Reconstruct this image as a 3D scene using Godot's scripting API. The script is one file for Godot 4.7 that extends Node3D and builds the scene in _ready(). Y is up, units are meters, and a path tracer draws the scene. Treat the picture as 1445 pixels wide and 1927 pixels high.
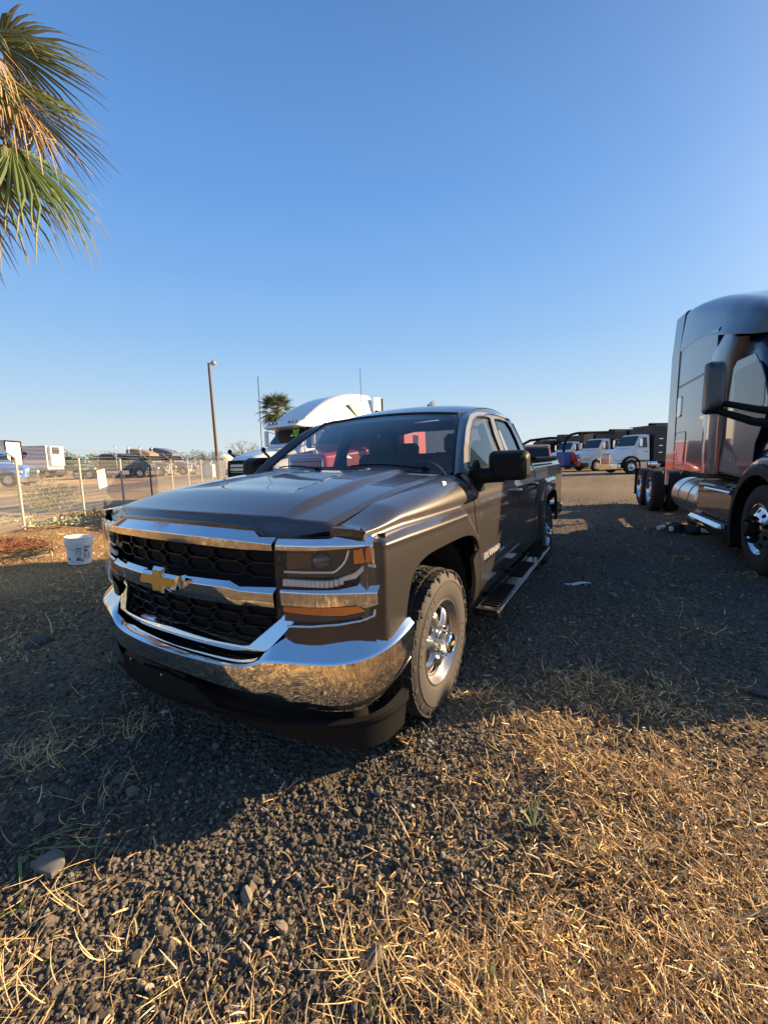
extends Node3D
# A dark grey pickup parked on a gravel and straw lot among semi trucks, low morning sun from the right.

const SUN := Vector3(0.668, 0.326, -0.668)
var taken := {}
var rng := RandomNumberGenerator.new()
var mats := {}


class M:
	var t := PackedVector3Array()
	var nn := PackedVector3Array()

	func tri(a: Vector3, b: Vector3, c: Vector3) -> void:
		t.append(a); t.append(b); t.append(c)
		nn.append(Vector3.ZERO); nn.append(Vector3.ZERO); nn.append(Vector3.ZERO)

	func quad(a: Vector3, b: Vector3, c: Vector3, d: Vector3) -> void:
		tri(a, b, c)
		tri(a, c, d)

	# turns the triangles from index s on so that they face outwards
	func fix(s: int) -> void:
		if s >= t.size():
			return
		var o := Vector3.ZERO
		for i in range(s, t.size()):
			o += t[i]
		o /= float(t.size() - s)
		var vol := 0.0
		for i in range(s, t.size(), 3):
			vol += (t[i] - o).dot((t[i + 1] - o).cross(t[i + 2] - o))
		if vol < 0.0:
			for i in range(s, t.size(), 3):
				var k := t[i + 1]
				t[i + 1] = t[i + 2]
				t[i + 2] = k

	func box(c: Vector3, s: Vector3, bv := 0.0, b := Basis.IDENTITY) -> void:
		var st := t.size()
		var h := s * 0.5
		var w: float = minf(bv, minf(h.x, minf(h.y, h.z)) * 0.99)
		var p := func(sx: float, sy: float, sz: float, k: int) -> Vector3:
			var v := Vector3(sx * (h.x - w), sy * (h.y - w), sz * (h.z - w))
			if k == 0: v.x = sx * h.x
			elif k == 1: v.y = sy * h.y
			else: v.z = sz * h.z
			return c + b * v
		for s1 in [-1.0, 1.0]:
			oq(p.call(s1, -1, -1, 0), p.call(s1, 1, -1, 0), p.call(s1, 1, 1, 0), p.call(s1, -1, 1, 0), c)
			oq(p.call(-1, s1, -1, 1), p.call(1, s1, -1, 1), p.call(1, s1, 1, 1), p.call(-1, s1, 1, 1), c)
			oq(p.call(-1, -1, s1, 2), p.call(1, -1, s1, 2), p.call(1, 1, s1, 2), p.call(-1, 1, s1, 2), c)
		if w > 0.0:
			for s1 in [-1.0, 1.0]:
				for s2 in [-1.0, 1.0]:
					oq(p.call(s1, s2, -1, 0), p.call(s1, s2, 1, 0), p.call(s1, s2, 1, 1), p.call(s1, s2, -1, 1), c)
					oq(p.call(s1, -1, s2, 0), p.call(s1, 1, s2, 0), p.call(s1, 1, s2, 2), p.call(s1, -1, s2, 2), c)
					oq(p.call(-1, s1, s2, 1), p.call(1, s1, s2, 1), p.call(1, s1, s2, 2), p.call(-1, s1, s2, 2), c)
					for s3 in [-1.0, 1.0]:
						ot(p.call(s1, s2, s3, 0), p.call(s1, s2, s3, 1), p.call(s1, s2, s3, 2), c)

	func ot(a: Vector3, b: Vector3, c: Vector3, o: Vector3) -> void:
		if (b - a).cross(c - a).dot((a + b + c) / 3.0 - o) < 0.0: tri(a, c, b)
		else: tri(a, b, c)

	func oq(a: Vector3, b: Vector3, c: Vector3, d: Vector3, o: Vector3) -> void:
		if (c - a).cross(d - b).dot((a + b + c + d) / 4.0 - o) < 0.0: quad(a, d, c, b)
		else: quad(a, b, c, d)

	# profile points are (radius, height along the axis); the outer side runs upwards
	func lathe(o: Vector3, axis: Vector3, prof: Array, n := 24, a0 := 0.0, a1 := TAU) -> void:
		axis = axis.normalized()
		var u := axis.cross(Vector3.UP if absf(axis.y) < 0.9 else Vector3.RIGHT).normalized()
		var v := axis.cross(u)
		for i in prof.size() - 1:
			for j in n:
				var x := a0 + (a1 - a0) * j / n
				var y := a0 + (a1 - a0) * (j + 1) / n
				var d0 := u * cos(x) + v * sin(x)
				var d1 := u * cos(y) + v * sin(y)
				var p: Vector2 = prof[i]
				var q: Vector2 = prof[i + 1]
				if p.x < 1e-6:
					tri(o + axis * p.y, o + axis * q.y + d1 * q.x, o + axis * q.y + d0 * q.x)
				elif q.x < 1e-6:
					tri(o + axis * p.y + d0 * p.x, o + axis * p.y + d1 * p.x, o + axis * q.y)
				else:
					quad(o + axis * p.y + d0 * p.x, o + axis * p.y + d1 * p.x, o + axis * q.y + d1 * q.x, o + axis * q.y + d0 * q.x)

	func cyl(a: Vector3, b: Vector3, r: float, n := 12, r2 := -1.0, bv := 0.0) -> void:
		var l := (b - a).length()
		var q := r if r2 < 0.0 else r2
		if bv > 0.0: lathe(a, b - a, [Vector2(0, 0), Vector2(r - bv, 0), Vector2(r, bv), Vector2(q, l - bv), Vector2(q - bv, l), Vector2(0, l)], n)
		else: lathe(a, b - a, [Vector2(0, 0), Vector2(r, 0), Vector2(q, l), Vector2(0, l)], n)

	func tube(path: Array, r, n := 8, capped := true) -> void:
		var k := path.size()
		var rings := []
		var u := Vector3.ZERO
		for i in k:
			var d: Vector3 = (path[mini(i + 1, k - 1)] - path[maxi(i - 1, 0)]).normalized()
			if u == Vector3.ZERO: u = d.cross(Vector3.UP if absf(d.y) < 0.9 else Vector3.RIGHT).normalized()
			else: u = (u - d * u.dot(d)).normalized()
			var v := d.cross(u)
			var rr: float = r[i] if r is Array else r
			var ring := PackedVector3Array()
			for j in n:
				ring.append(path[i] + (u * cos(TAU * j / n) + v * sin(TAU * j / n)) * rr)
			rings.append(ring)
		loft(rings, capped)

	func loft(rings: Array, capped := true, closed := true) -> void:
		var s := t.size()
		for i in rings.size() - 1:
			var a: PackedVector3Array = rings[i]
			var b: PackedVector3Array = rings[i + 1]
			var n := a.size()
			for j in (n if closed else n - 1):
				var k := (j + 1) % n
				quad(a[j], a[k], b[k], b[j])
		if capped:
			for e in 2:
				var r: PackedVector3Array = rings[0] if e == 0 else rings[-1]
				var c := Vector3.ZERO
				for p in r: c += p
				c /= r.size()
				for j in r.size():
					if e == 0: tri(c, r[(j + 1) % r.size()], r[j])
					else: tri(c, r[j], r[(j + 1) % r.size()])
		if closed: fix(s)

	func extr(poly: PackedVector2Array, xf: Transform3D, d: float, bv := 0.0) -> void:
		var s := t.size()
		var ids := Geometry2D.triangulate_polygon(poly)
		var n := poly.size()
		var ar := 0.0
		for i in n: ar += poly[i].cross(poly[(i + 1) % n])
		var sg := signf(ar)
		var ins := PackedVector2Array()
		for i in n:
			var e0 := (poly[i] - poly[(i + n - 1) % n]).normalized()
			var e1 := (poly[(i + 1) % n] - poly[i]).normalized()
			var n0 := Vector2(-e0.y, e0.x) * sg
			var n1 := Vector2(-e1.y, e1.x) * sg
			ins.append(poly[i] + (n0 + n1) * bv / maxf(0.35, 1.0 + n0.dot(n1)))
		var P := func(q: Vector2, z: float) -> Vector3: return xf * Vector3(q.x, q.y, z)
		for i in range(0, ids.size(), 3):
			var f := (poly[ids[i + 1]] - poly[ids[i]]).cross(poly[ids[i + 2]] - poly[ids[i]]) * sg < 0.0
			var b: int = ids[i + 2] if f else ids[i + 1]
			var c: int = ids[i + 1] if f else ids[i + 2]
			if sg < 0.0:
				var w := b
				b = c
				c = w
			tri(P.call(ins[ids[i]], d), P.call(ins[b], d), P.call(ins[c], d))
			tri(P.call(poly[ids[i]], 0.0), P.call(poly[c], 0.0), P.call(poly[b], 0.0))
		for i in n:
			var k := (i + 1) % n
			if sg < 0.0:
				var w := i
				i = k
				k = w
			quad(P.call(poly[i], 0.0), P.call(poly[k], 0.0), P.call(poly[k], d - bv), P.call(poly[i], d - bv))
			if bv > 0.0: quad(P.call(poly[i], d - bv), P.call(poly[k], d - bv), P.call(ins[k], d), P.call(ins[i], d))
		fix(s)

	# a sheet: the polygon in (u, v), carried to space by f, with a turned-in edge of the given depth
	func panel(poly: PackedVector2Array, f: Callable, step: Vector2, depth := 0.0, hole := PackedVector2Array(), flip := false) -> void:
		var bb := Rect2(poly[0], Vector2.ZERO)
		for p in poly: bb = bb.expand(p)
		var nx := maxi(1, ceili(bb.size.x / step.x))
		var ny := maxi(1, ceili(bb.size.y / step.y))
		var cs := Vector2(bb.size.x / nx, bb.size.y / ny)
		var cache := {}
		var e := 0.0015
		var at := func(p: Vector2) -> Array:
			if not cache.has(p):
				var du: Vector3 = f.call(p.x + e, p.y) - f.call(p.x - e, p.y)
				var dv: Vector3 = f.call(p.x, p.y + e) - f.call(p.x, p.y - e)
				var n := du.cross(dv).normalized()
				cache[p] = [f.call(p.x, p.y), -n if flip else n]
			return cache[p]
		for i in nx:
			for j in ny:
				var o := bb.position + cs * Vector2(i, j)
				var cell := PackedVector2Array([o, o + Vector2(cs.x, 0), o + cs, o + Vector2(0, cs.y)])
				var pcs := Geometry2D.intersect_polygons(cell, poly)
				if hole.size():
					var left: Array[PackedVector2Array] = []
					for q in pcs: left.append_array(Geometry2D.clip_polygons(q, hole))
					pcs = left
				for q in pcs:
					var ids := Geometry2D.triangulate_polygon(q)
					for k in range(0, ids.size(), 3):
						var a := q[ids[k]]
						var b := q[ids[k + 1]]
						var c := q[ids[k + 2]]
						var ar := (b - a).cross(c - a)
						if absf(ar) < 1e-9: continue
						if (ar < 0.0) != flip:
							var w := b
							b = c
							c = w
						for p in [a, b, c]:
							var r: Array = at.call(p)
							t.append(r[0])
							nn.append(r[1])
		if depth > 0.0:
			for loop in ([poly, hole] if hole.size() else [poly]):
				for i in loop.size():
					var a: Vector2 = loop[i]
					var b: Vector2 = loop[(i + 1) % loop.size()]
					var m := maxi(1, ceili(((b - a) / step).length()))
					for k in m:
						var p: Array = at.call(a.lerp(b, float(k) / m))
						var q: Array = at.call(a.lerp(b, float(k + 1) / m))
						quad(p[0], q[0], q[0] - q[1] * depth, p[0] - p[1] * depth)

	func add(o: M, xf := Transform3D.IDENTITY) -> void:
		var neg := xf.basis.determinant() < 0.0
		for i in range(0, o.t.size(), 3):
			for k in ([0, 2, 1] if neg else [0, 1, 2]):
				t.append(xf * o.t[i + k])
				var n := o.nn[i + k]
				nn.append(n if n == Vector3.ZERO else (xf.basis * n).normalized())

	func mirrored() -> M:
		var r := M.new()
		r.add(self, Transform3D(Basis.from_scale(Vector3(-1, 1, 1)), Vector3.ZERO))
		return r

	func mesh(ang := 35.0) -> ArrayMesh:
		var n := t.size()
		var fn := PackedVector3Array()
		var un := PackedVector3Array()
		var where := {}
		for i in range(0, n, 3):
			var g := (t[i + 1] - t[i]).cross(t[i + 2] - t[i])
			fn.append(g)
			un.append(g.normalized())
			for k in 3:
				if nn[i + k] == Vector3.ZERO:
					var key := Vector3i((t[i + k] * 8000.0).round())
					if where.has(key): where[key].append(i / 3)
					else: where[key] = PackedInt32Array([i / 3])
		var lim := cos(deg_to_rad(ang))
		var V := PackedVector3Array()
		var N := PackedVector3Array()
		for i in range(0, n, 3):
			for k in [0, 2, 1]:
				V.append(t[i + k])
				var w := nn[i + k]
				if w == Vector3.ZERO:
					var me := un[i / 3]
					for f in where[Vector3i((t[i + k] * 8000.0).round())]:
						if un[f].dot(me) > lim: w += fn[f]
					w = w.normalized() if w.length_squared() > 0.0 else Vector3.UP
				N.append(w)
		var a := []
		a.resize(Mesh.ARRAY_MAX)
		a[Mesh.ARRAY_VERTEX] = V
		a[Mesh.ARRAY_NORMAL] = N
		var r := ArrayMesh.new()
		if n: r.add_surface_from_arrays(Mesh.PRIMITIVE_TRIANGLES, a)
		return r


# ---- naming and grouping ----
func numbered(called: String) -> String:
	taken[called] = taken.get(called, -1) + 1
	return called if taken[called] == 0 else "%s_%03d" % [called, taken[called]]


func tag(o: Node, label: String, category: String, group := "") -> void:
	o.set_meta("label", label)
	o.set_meta("category", category)
	if group: o.set_meta("group", group)


func thing(called: String, label: String, category: String, at := Vector3.ZERO, turn := 0.0, group := "") -> Node3D:
	var o := Node3D.new()
	o.name = numbered(called)
	add_child(o)
	o.position = at
	o.rotation.y = turn
	tag(o, label, category, group)
	return o


func part(parent: Node, called: String, m, mat: Material, ang := 35.0) -> MeshInstance3D:
	var o := MeshInstance3D.new()
	o.mesh = m.mesh(ang) if m is M else m
	o.material_override = mat
	o.name = called if parent != self else numbered(called)
	parent.add_child(o, true)
	return o


func one(called: String, m, mat: Material, label: String, category: String, group := "", ang := 35.0) -> MeshInstance3D:
	var o := part(self, called, m, mat, ang)
	tag(o, label, category, group)
	return o


func struct(called: String, m, mat: Material) -> MeshInstance3D:
	var o := part(self, called, m, mat)
	o.set_meta("kind", "structure")
	return o


func mt(key: String, c: Color, rough := 0.6, metal := 0.0, coat := 0.0, spec := 0.5) -> StandardMaterial3D:
	if mats.has(key): return mats[key]
	var m := StandardMaterial3D.new()
	m.albedo_color = c.linear_to_srgb()
	m.roughness = rough
	m.metallic = metal
	m.metallic_specular = spec
	if coat > 0.0:
		m.clearcoat_enabled = true
		m.clearcoat = coat
		m.clearcoat_roughness = 0.03
	m.resource_name = key
	mats[key] = m
	return m


func glass(key: String, c: Color, alpha: float, rough := 0.02) -> StandardMaterial3D:
	if mats.has(key): return mats[key]
	var m := StandardMaterial3D.new()
	m.transparency = BaseMaterial3D.TRANSPARENCY_ALPHA
	var k := c.linear_to_srgb()
	m.albedo_color = Color(k.r, k.g, k.b, alpha)
	m.roughness = rough
	m.metallic_specular = 0.5
	m.resource_name = key
	mats[key] = m
	return m


func noise_tex(sd: int, freq: float, lo: Color, hi: Color, size := 512, oct := 4, kind := FastNoiseLite.TYPE_SIMPLEX_SMOOTH, normal := false, bump := 4.0) -> NoiseTexture2D:
	var n := FastNoiseLite.new()
	n.seed = sd
	n.noise_type = kind
	n.frequency = freq
	n.fractal_octaves = oct
	var x := NoiseTexture2D.new()
	x.width = size
	x.height = size
	x.seamless = true
	x.noise = n
	if normal:
		x.as_normal_map = true
		x.bump_strength = bump
	else:
		var g := Gradient.new()
		g.set_color(0, lo)
		g.set_color(1, hi)
		x.color_ramp = g
	return x


func V2(a: Array) -> PackedVector2Array:
	var r := PackedVector2Array()
	for i in range(0, a.size(), 2): r.append(Vector2(a[i], a[i + 1]))
	return r


# an open line with its corners rounded off
func soft(a: PackedVector2Array, times := 2) -> PackedVector2Array:
	for k in times:
		var r := PackedVector2Array([a[0]])
		for i in a.size() - 1:
			if i > 0: r.append(a[i].lerp(a[i + 1], .25))
			if i < a.size() - 2: r.append(a[i].lerp(a[i + 1], .75))
		r.append(a[-1])
		a = r
	return a


# value at x of the line through (x0, y0, x1, y1, ...)
func lin(a: Array, x: float) -> float:
	var n := a.size()
	var up: bool = a[n - 2] > a[0]
	if (x <= a[0]) == up: return a[1]
	for i in range(2, n, 2):
		if (x <= a[i]) == up: return lerpf(a[i - 1], a[i + 1], (x - a[i - 2]) / (a[i] - a[i - 2]))
	return a[n - 1]


# the same, rounded
func crv(a: Array, x: float) -> float:
	var n := a.size() / 2
	var i := 0
	while i < n - 2 and x > a[2 * i + 2]: i += 1
	var x0: float = a[2 * i]
	var x1: float = a[2 * i + 2]
	var h := x1 - x0
	var s := clampf((x - x0) / h, -0.2, 1.2)
	var d: float = (a[2 * i + 3] - a[2 * i + 1]) / h
	var m0 := d
	var m1 := d
	if i > 0: m0 = (a[2 * i + 3] - a[2 * i - 1]) / (x1 - a[2 * i - 2])
	if i < n - 2: m1 = (a[2 * i + 5] - a[2 * i + 1]) / (a[2 * i + 4] - x0)
	var s2 := s * s
	var s3 := s2 * s
	return (2 * s3 - 3 * s2 + 1) * a[2 * i + 1] + (s3 - 2 * s2 + s) * h * m0 + (3 * s2 - 2 * s3) * a[2 * i + 3] + (s3 - s2) * h * m1


func sm(a: float, b: float, x: float) -> float:
	return smoothstep(a, b, x) if a < b else 1.0 - smoothstep(b, a, x)


# rounded rectangle across z
func ring(z: float, w0: float, w1: float, y0: float, y1: float, r0 := 0.05, r1 := 0.1, k := 4) -> PackedVector3Array:
	var r := PackedVector3Array()
	for c in 4:
		var top := c == 1 or c == 2
		var rad := r1 if top else r0
		var cx := ((w1 if top else w0) - rad) * (1.0 if c < 2 else -1.0)
		var cy := y1 - rad if top else y0 + rad
		for i in k + 1:
			var a: float = -PI / 2 + PI / 2 * (c + float(i) / k)
			r.append(Vector3(cx + cos(a) * rad, cy + sin(a) * rad, z))
	return r


func face(at: Vector3, right: Vector3, up: Vector3) -> Transform3D:
	return Transform3D(Basis(right.normalized(), up.normalized(), right.cross(up).normalized()), at)


func rrect(x0: float, y0: float, x1: float, y1: float, r: float, k := 4) -> PackedVector2Array:
	var p := PackedVector2Array()
	for c in 4:
		var cx := x1 - r if c < 2 else x0 + r
		var cy := y1 - r if c == 1 or c == 2 else y0 + r
		for i in k + 1:
			var a: float = -PI / 2 + PI / 2 * (c + float(i) / k)
			p.append(Vector2(cx + cos(a) * r, cy + sin(a) * r))
	return p


func letters(s: String, size: float, depth: float, font := "Droid Sans", heavy := 700) -> TextMesh:
	var f := SystemFont.new()
	f.font_names = PackedStringArray([font])
	f.font_weight = heavy
	var x := TextMesh.new()
	x.text = s
	x.font = f
	x.font_size = 64
	x.pixel_size = size / 46.0
	x.depth = depth
	x.curve_step = 2.0
	return x


func _ready() -> void:
	rng.seed = 4711
	var cam := Camera3D.new()
	cam.name = "camera"
	add_child(cam)
	cam.position = Vector3(1.792, 1.406, 2.029)
	cam.rotation_order = EULER_ORDER_YXZ
	cam.rotation = Vector3(deg_to_rad(-7.281), deg_to_rad(30.223), deg_to_rad(-1.253))
	cam.fov = 102.696
	cam.near = 0.02
	cam.far = 2000.0
	cam.current = true
	make_sky()
	var sun := DirectionalLight3D.new()
	sun.name = "sun"
	add_child(sun)
	sun.look_at_from_position(SUN * 50.0, Vector3.ZERO)
	sun.light_color = Color(1.0, 0.86, 0.67)
	sun.light_energy = 1.6
	sun.light_angular_distance = 0.5
	sun.shadow_enabled = true
	materials()
	make_ground()
	make_pickup()
	make_blue_semi()
	make_background()
	make_plants()
	make_litter()


func make_sky() -> void:
	var we := WorldEnvironment.new()
	we.name = "environment"
	var e := Environment.new()
	e.background_mode = Environment.BG_SKY
	e.tonemap_mode = Environment.TONE_MAPPER_LINEAR
	e.tonemap_exposure = 2.9
	e.sdfgi_enabled = true
	e.ssao_enabled = true
	e.ssil_enabled = true
	var h := 256
	var im := Image.create(h * 2, h, false, Image.FORMAT_RGBF)
	var sun_dir := SUN.normalized()
	for j in h:
		var el := PI / 2 - (j + 0.5) / h * PI
		for i in h * 2:
			var az := (i + 0.5) / (h * 2) * TAU
			var d := Vector3(sin(az) * cos(el), sin(el), -cos(az) * cos(el))
			var a := rad_to_deg(maxf(el, 0.0))
			var c := Vector3(lin([0, .70, 4, .61, 9, .43, 15, .288, 22, .20, 30, .136, 44, .082, 60, .070, 90, .066], a), lin([0, .78, 4, .75, 9, .65, 15, .53, 22, .435, 30, .348, 44, .234, 60, .195, 90, .178], a), lin([0, .79, 4, .84, 9, .88, 15, .875, 22, .84, 30, .765, 44, .565, 60, .47, 90, .42], a))
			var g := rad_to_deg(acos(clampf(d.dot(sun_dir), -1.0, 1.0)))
			var glow := exp(-g / 7.0) * 11.0 + 0.12 * exp(-g / 42.0)  # halo round the sun, strengthened to throw more light on the ground
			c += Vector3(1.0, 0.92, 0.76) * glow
			c *= .345
			im.set_pixel(i, j, Color(c.x, c.y, c.z))
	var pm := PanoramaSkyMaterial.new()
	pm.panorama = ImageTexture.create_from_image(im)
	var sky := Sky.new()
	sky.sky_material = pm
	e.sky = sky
	we.environment = e
	add_child(we)


func materials() -> void:
	var pm := mt("pickup_paint", Color(.072, .064, .060), 0.34, 0.6, 1.0)
	pm.normal_enabled = false
	mt("chrome", Color(.80, .80, .80), 0.06, 1.0)
	mt("satin_chrome", Color(.62, .62, .62), 0.22, 1.0)
	mt("black_plastic", Color(.010, .010, .011), 0.5, 0, 0, .22)
	mt("gloss_black", Color(.006, .006, .007), 0.18, 0.0, 0.4)
	mt("rubber", Color(.016, .0155, .015), 0.8)
	mt("dusty_rubber", Color(.042, .037, .033), 0.8)
	mt("void", Color(.006, .006, .006), 0.9)
	mt("underbody", Color(.012, .012, .012), 0.8)
	mt("gold", Color(.62, .29, .03), 0.4, 0.0, 0.5)
	mt("white_paint", Color(.74, .74, .72), 0.35, 0.0, 0.6)
	mt("amber", Color(.85, .22, .02), 0.2, 0.0, 0.8)
	mt("red_lamp", Color(.45, .02, .015), 0.2, 0.0, 0.8)
	mt("aluminium", Color(.62, .62, .62), 0.28, 1.0)
	mt("polished", Color(.78, .78, .79), 0.10, 1.0)
	mt("steel", Color(.30, .30, .30), 0.45, 0.8)
	mt("galvanised", Color(.40, .40, .39), 0.5, 0.55)
	mt("interior", Color(.022, .021, .021), 0.75)
	mt("interior_grey", Color(.055, .054, .055), 0.8)
	glass("auto_glass", Color(.02, .045, .04), 0.22)
	glass("tinted", Color(.012, .02, .02), 0.62)
	glass("clear", Color(.8, .8, .8), 0.04)
	glass("far_glass", Color(.01, .018, .02), 0.82)


# ---------------------------------------------------------------- the pickup, standing at the origin and facing +z
func hood_edge_y(z: float) -> float:
	return lin([.72, 1.165, .67, 1.175, .476, 1.21, .17, 1.245, -.16, 1.28, -.45, 1.304], z)


const WIDE := 1.032


func fz(x: float) -> float:   # plan of the front
	return .915 - .21 * x * x


# half width of the body side at height y
func side_w(z: float, y: float) -> float:
	var w := .988 - .20 * pow(maxf(0, y - .95), 2) - .7 * pow(maxf(0, .62 - y), 2)
	if y > 1.28: w = .9662 - .405 * (y - 1.28) - .02 * sm(1.28, 1.30, y)
	# sculpted lower crease and shoulder line
	w -= .010 * sm(.70, .66, y) * sm(-.7, -.8, z) * sm(-2.7, -2.6, z)
	w += .006 * sm(1.05, 1.10, y) * sm(1.2, 1.14, y)
	var tz := sm(-.3, 1.0, z)
	w -= .032 * tz * tz
	if z > -.7:
		w -= .020 * sm(1.152, 1.135, y) * sm(-.62, -.45, z)
		var d := minf(minf(1.128 - y, z + .525), minf(.705 - z, (z + .26) * .62 - (y - 1.14) * .78))
		w += .058 * sm(0.0, .05, d)
	elif z < -2.62:
		var q := z + 3.645
		var d2 := minf(minf(1.135 - y, .68 - absf(q)), (.40 - absf(q)) * .62 - (y - 1.13) * .78)
		w += .035 * sm(0.0, .05, d2) - .008
	return w


func fender_f(z: float, v: float) -> Vector3:
	if v <= 1.15: return Vector3(side_w(z, v), v - .016 * sm(.42, .70, z) * sm(1.06, 1.14, v), z)
	var s := clampf((v - 1.15) / .2, 0.0, 1.02)
	var x1 := side_w(z, 1.15)
	var x0 := lin([.8, .818, .2, .824, -.45, .824], z)
	var a := s * PI / 2
	return Vector3(x0 + (x1 - x0) * cos(a), 1.15 + (hood_edge_y(z) - 1.15) * sin(a) - .016 * sm(.42, .70, z), z)


func hood_f(x: float, z: float) -> Vector3:
	var y := crv([-.55, 1.337, -.25, 1.328, 0, 1.309, .3, 1.280, .5, 1.254, .72, 1.220, .86, 1.195, .95, 1.180], z)
	y -= lerpf(.038, .060, sm(0, .9, z)) * pow(absf(x) / .8, 2.2)
	var ax := absf(x)
	var fade := sm(.90, .55, z)
	var xd: float = lerpf(.50, .57, clampf((z + .45) / 1.3, 0, 1))
	y += .026 * sm(xd + .060, xd, ax) * fade
	y -= .012 * sm(.76, .80, ax)
	var xi: float = lerpf(.22, .40, clampf((z + .45) / 1.1, 0, 1))
	y -= .014 * sm(xi + .05, xi, ax) * sm(.62, .35, z)
	var lipy := lin([0, 1.157, .25, 1.153, .472, 1.140, .53, 1.114, .80, 1.116], ax)
	y = lerpf(y, lipy, pow(sm(-.045, .006, z - fz(x * WIDE)), 1.5))
	return Vector3(x, y, z)


# the same with lines that follow the front edge
func hood_g(x: float, z: float) -> Vector3:
	return hood_f(x, z + (fz(x * WIDE) - .915) * sm(.0, .89, z)) * Vector3(WIDE, 1, 1)


func roof_f(x: float, z: float) -> Vector3:
	var yt := crv([-2.70, 1.895, -2.45, 1.918, -2.1, 1.930, -1.8, 1.920, -1.5, 1.884, -1.3, 1.838, -1.15, 1.794], z)
	var q := absf(x) / .757
	return Vector3(x, yt - .062 * q * q - .060 * pow(q, 9), z)


func shield_f(s: float, t: float) -> Vector3:
	var b := Vector3(.848 * s, 1.314 - .008 * s * s, -.27 - .21 * s * s)
	var c := Vector3(.662 * s, 1.795 - .042 * s * s, -1.165 + .055 * s * s)
	return b.lerp(c, t) + Vector3(0, .022, .02) * sin(t * PI) * (1.0 - .4 * s * s)


var plan_pts := [Vector2(0, 1.005), Vector2(.15, 1.0), Vector2(.3, .983), Vector2(.45, .956), Vector2(.6, .918), Vector2(.72, .878), Vector2(.83, .828), Vector2(.92, .758), Vector2(.975, .67), Vector2(.998, .57), Vector2(1.003, .47), Vector2(1.003, .40)]


# the bumper's plan by the length u along it: the point, pushed out by off
func plan(u: float, off: float) -> Vector2:
	var l := 0.0
	var a := absf(u)
	for i in plan_pts.size() - 1:
		var p: Vector2 = plan_pts[i]
		var q: Vector2 = plan_pts[i + 1]
		var d := p.distance_to(q)
		if a <= l + d or i == plan_pts.size() - 2:
			var k := (a - l) / d
			var pm: Vector2 = plan_pts[maxi(i - 1, 0)] if i > 0 else Vector2(-q.x, q.y)
			var qn: Vector2 = plan_pts[mini(i + 2, plan_pts.size() - 1)]
			var n0 := (q - pm).normalized().orthogonal()
			var n1 := (qn - p).normalized().orthogonal()
			var n := n0.lerp(n1, k).normalized()
			if n.y + n.x < 0: n = -n
			var r := p.cubic_interpolate(q, pm, qn, clampf(k, 0, 1)) + n * off
			return Vector2(r.x * signf(u), r.y)
		l += d
	return Vector2.ZERO


func bumper_crease(u: float) -> float:
	var a := absf(u)
	return crv([0, .572, .2, .570, .40, .567, .49, .575, .58, .604, .70, .610, .83, .613, .95, .626, 1.1, .658, 1.25, .70], a)


func bumper_f(u: float, w: float) -> Vector3:   # w: height above the crease
	var yc := bumper_crease(u)
	var y := yc + w
	var off := .006 + .030 * sm(.70, 1.05, absf(u))
	if w > 0.0: off -= lerpf(3.4, .95, sm(.40, .60, absf(u))) * w
	else:
		var k := -w / .17
		off -= .001 * k + .022 * k * k * k
	var p := plan(u, off)
	return Vector3(p.x, y, p.y)


# keeps to one side of the crease, so that the shine does not bleed over it
func bumper_half(u: float, w: float, s: float) -> Vector3:
	return bumper_f(u, w if w * s > 0.0 else w * .001) + (Vector3(0, w, 0) if w * s < 0.0 else Vector3.ZERO)


func fascia(x: float, y: float, off: float) -> Vector3:
	return Vector3(x * WIDE, y, fz(x * WIDE) + off)


func mirror_x(p: PackedVector2Array) -> PackedVector2Array:
	var r := PackedVector2Array()
	for i in range(p.size() - 1, -1, -1): r.append(Vector2(-p[i].x, p[i].y))
	return r


func both_sides(p: PackedVector2Array) -> PackedVector2Array:   # joins the half outline (from x = 0 round to x = 0) with its mirror image
	var r := p.duplicate()
	for i in range(p.size() - 1, -1, -1):
		if absf(p[i].x) > 1e-5: r.append(Vector2(-p[i].x, p[i].y))
	return r


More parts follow.
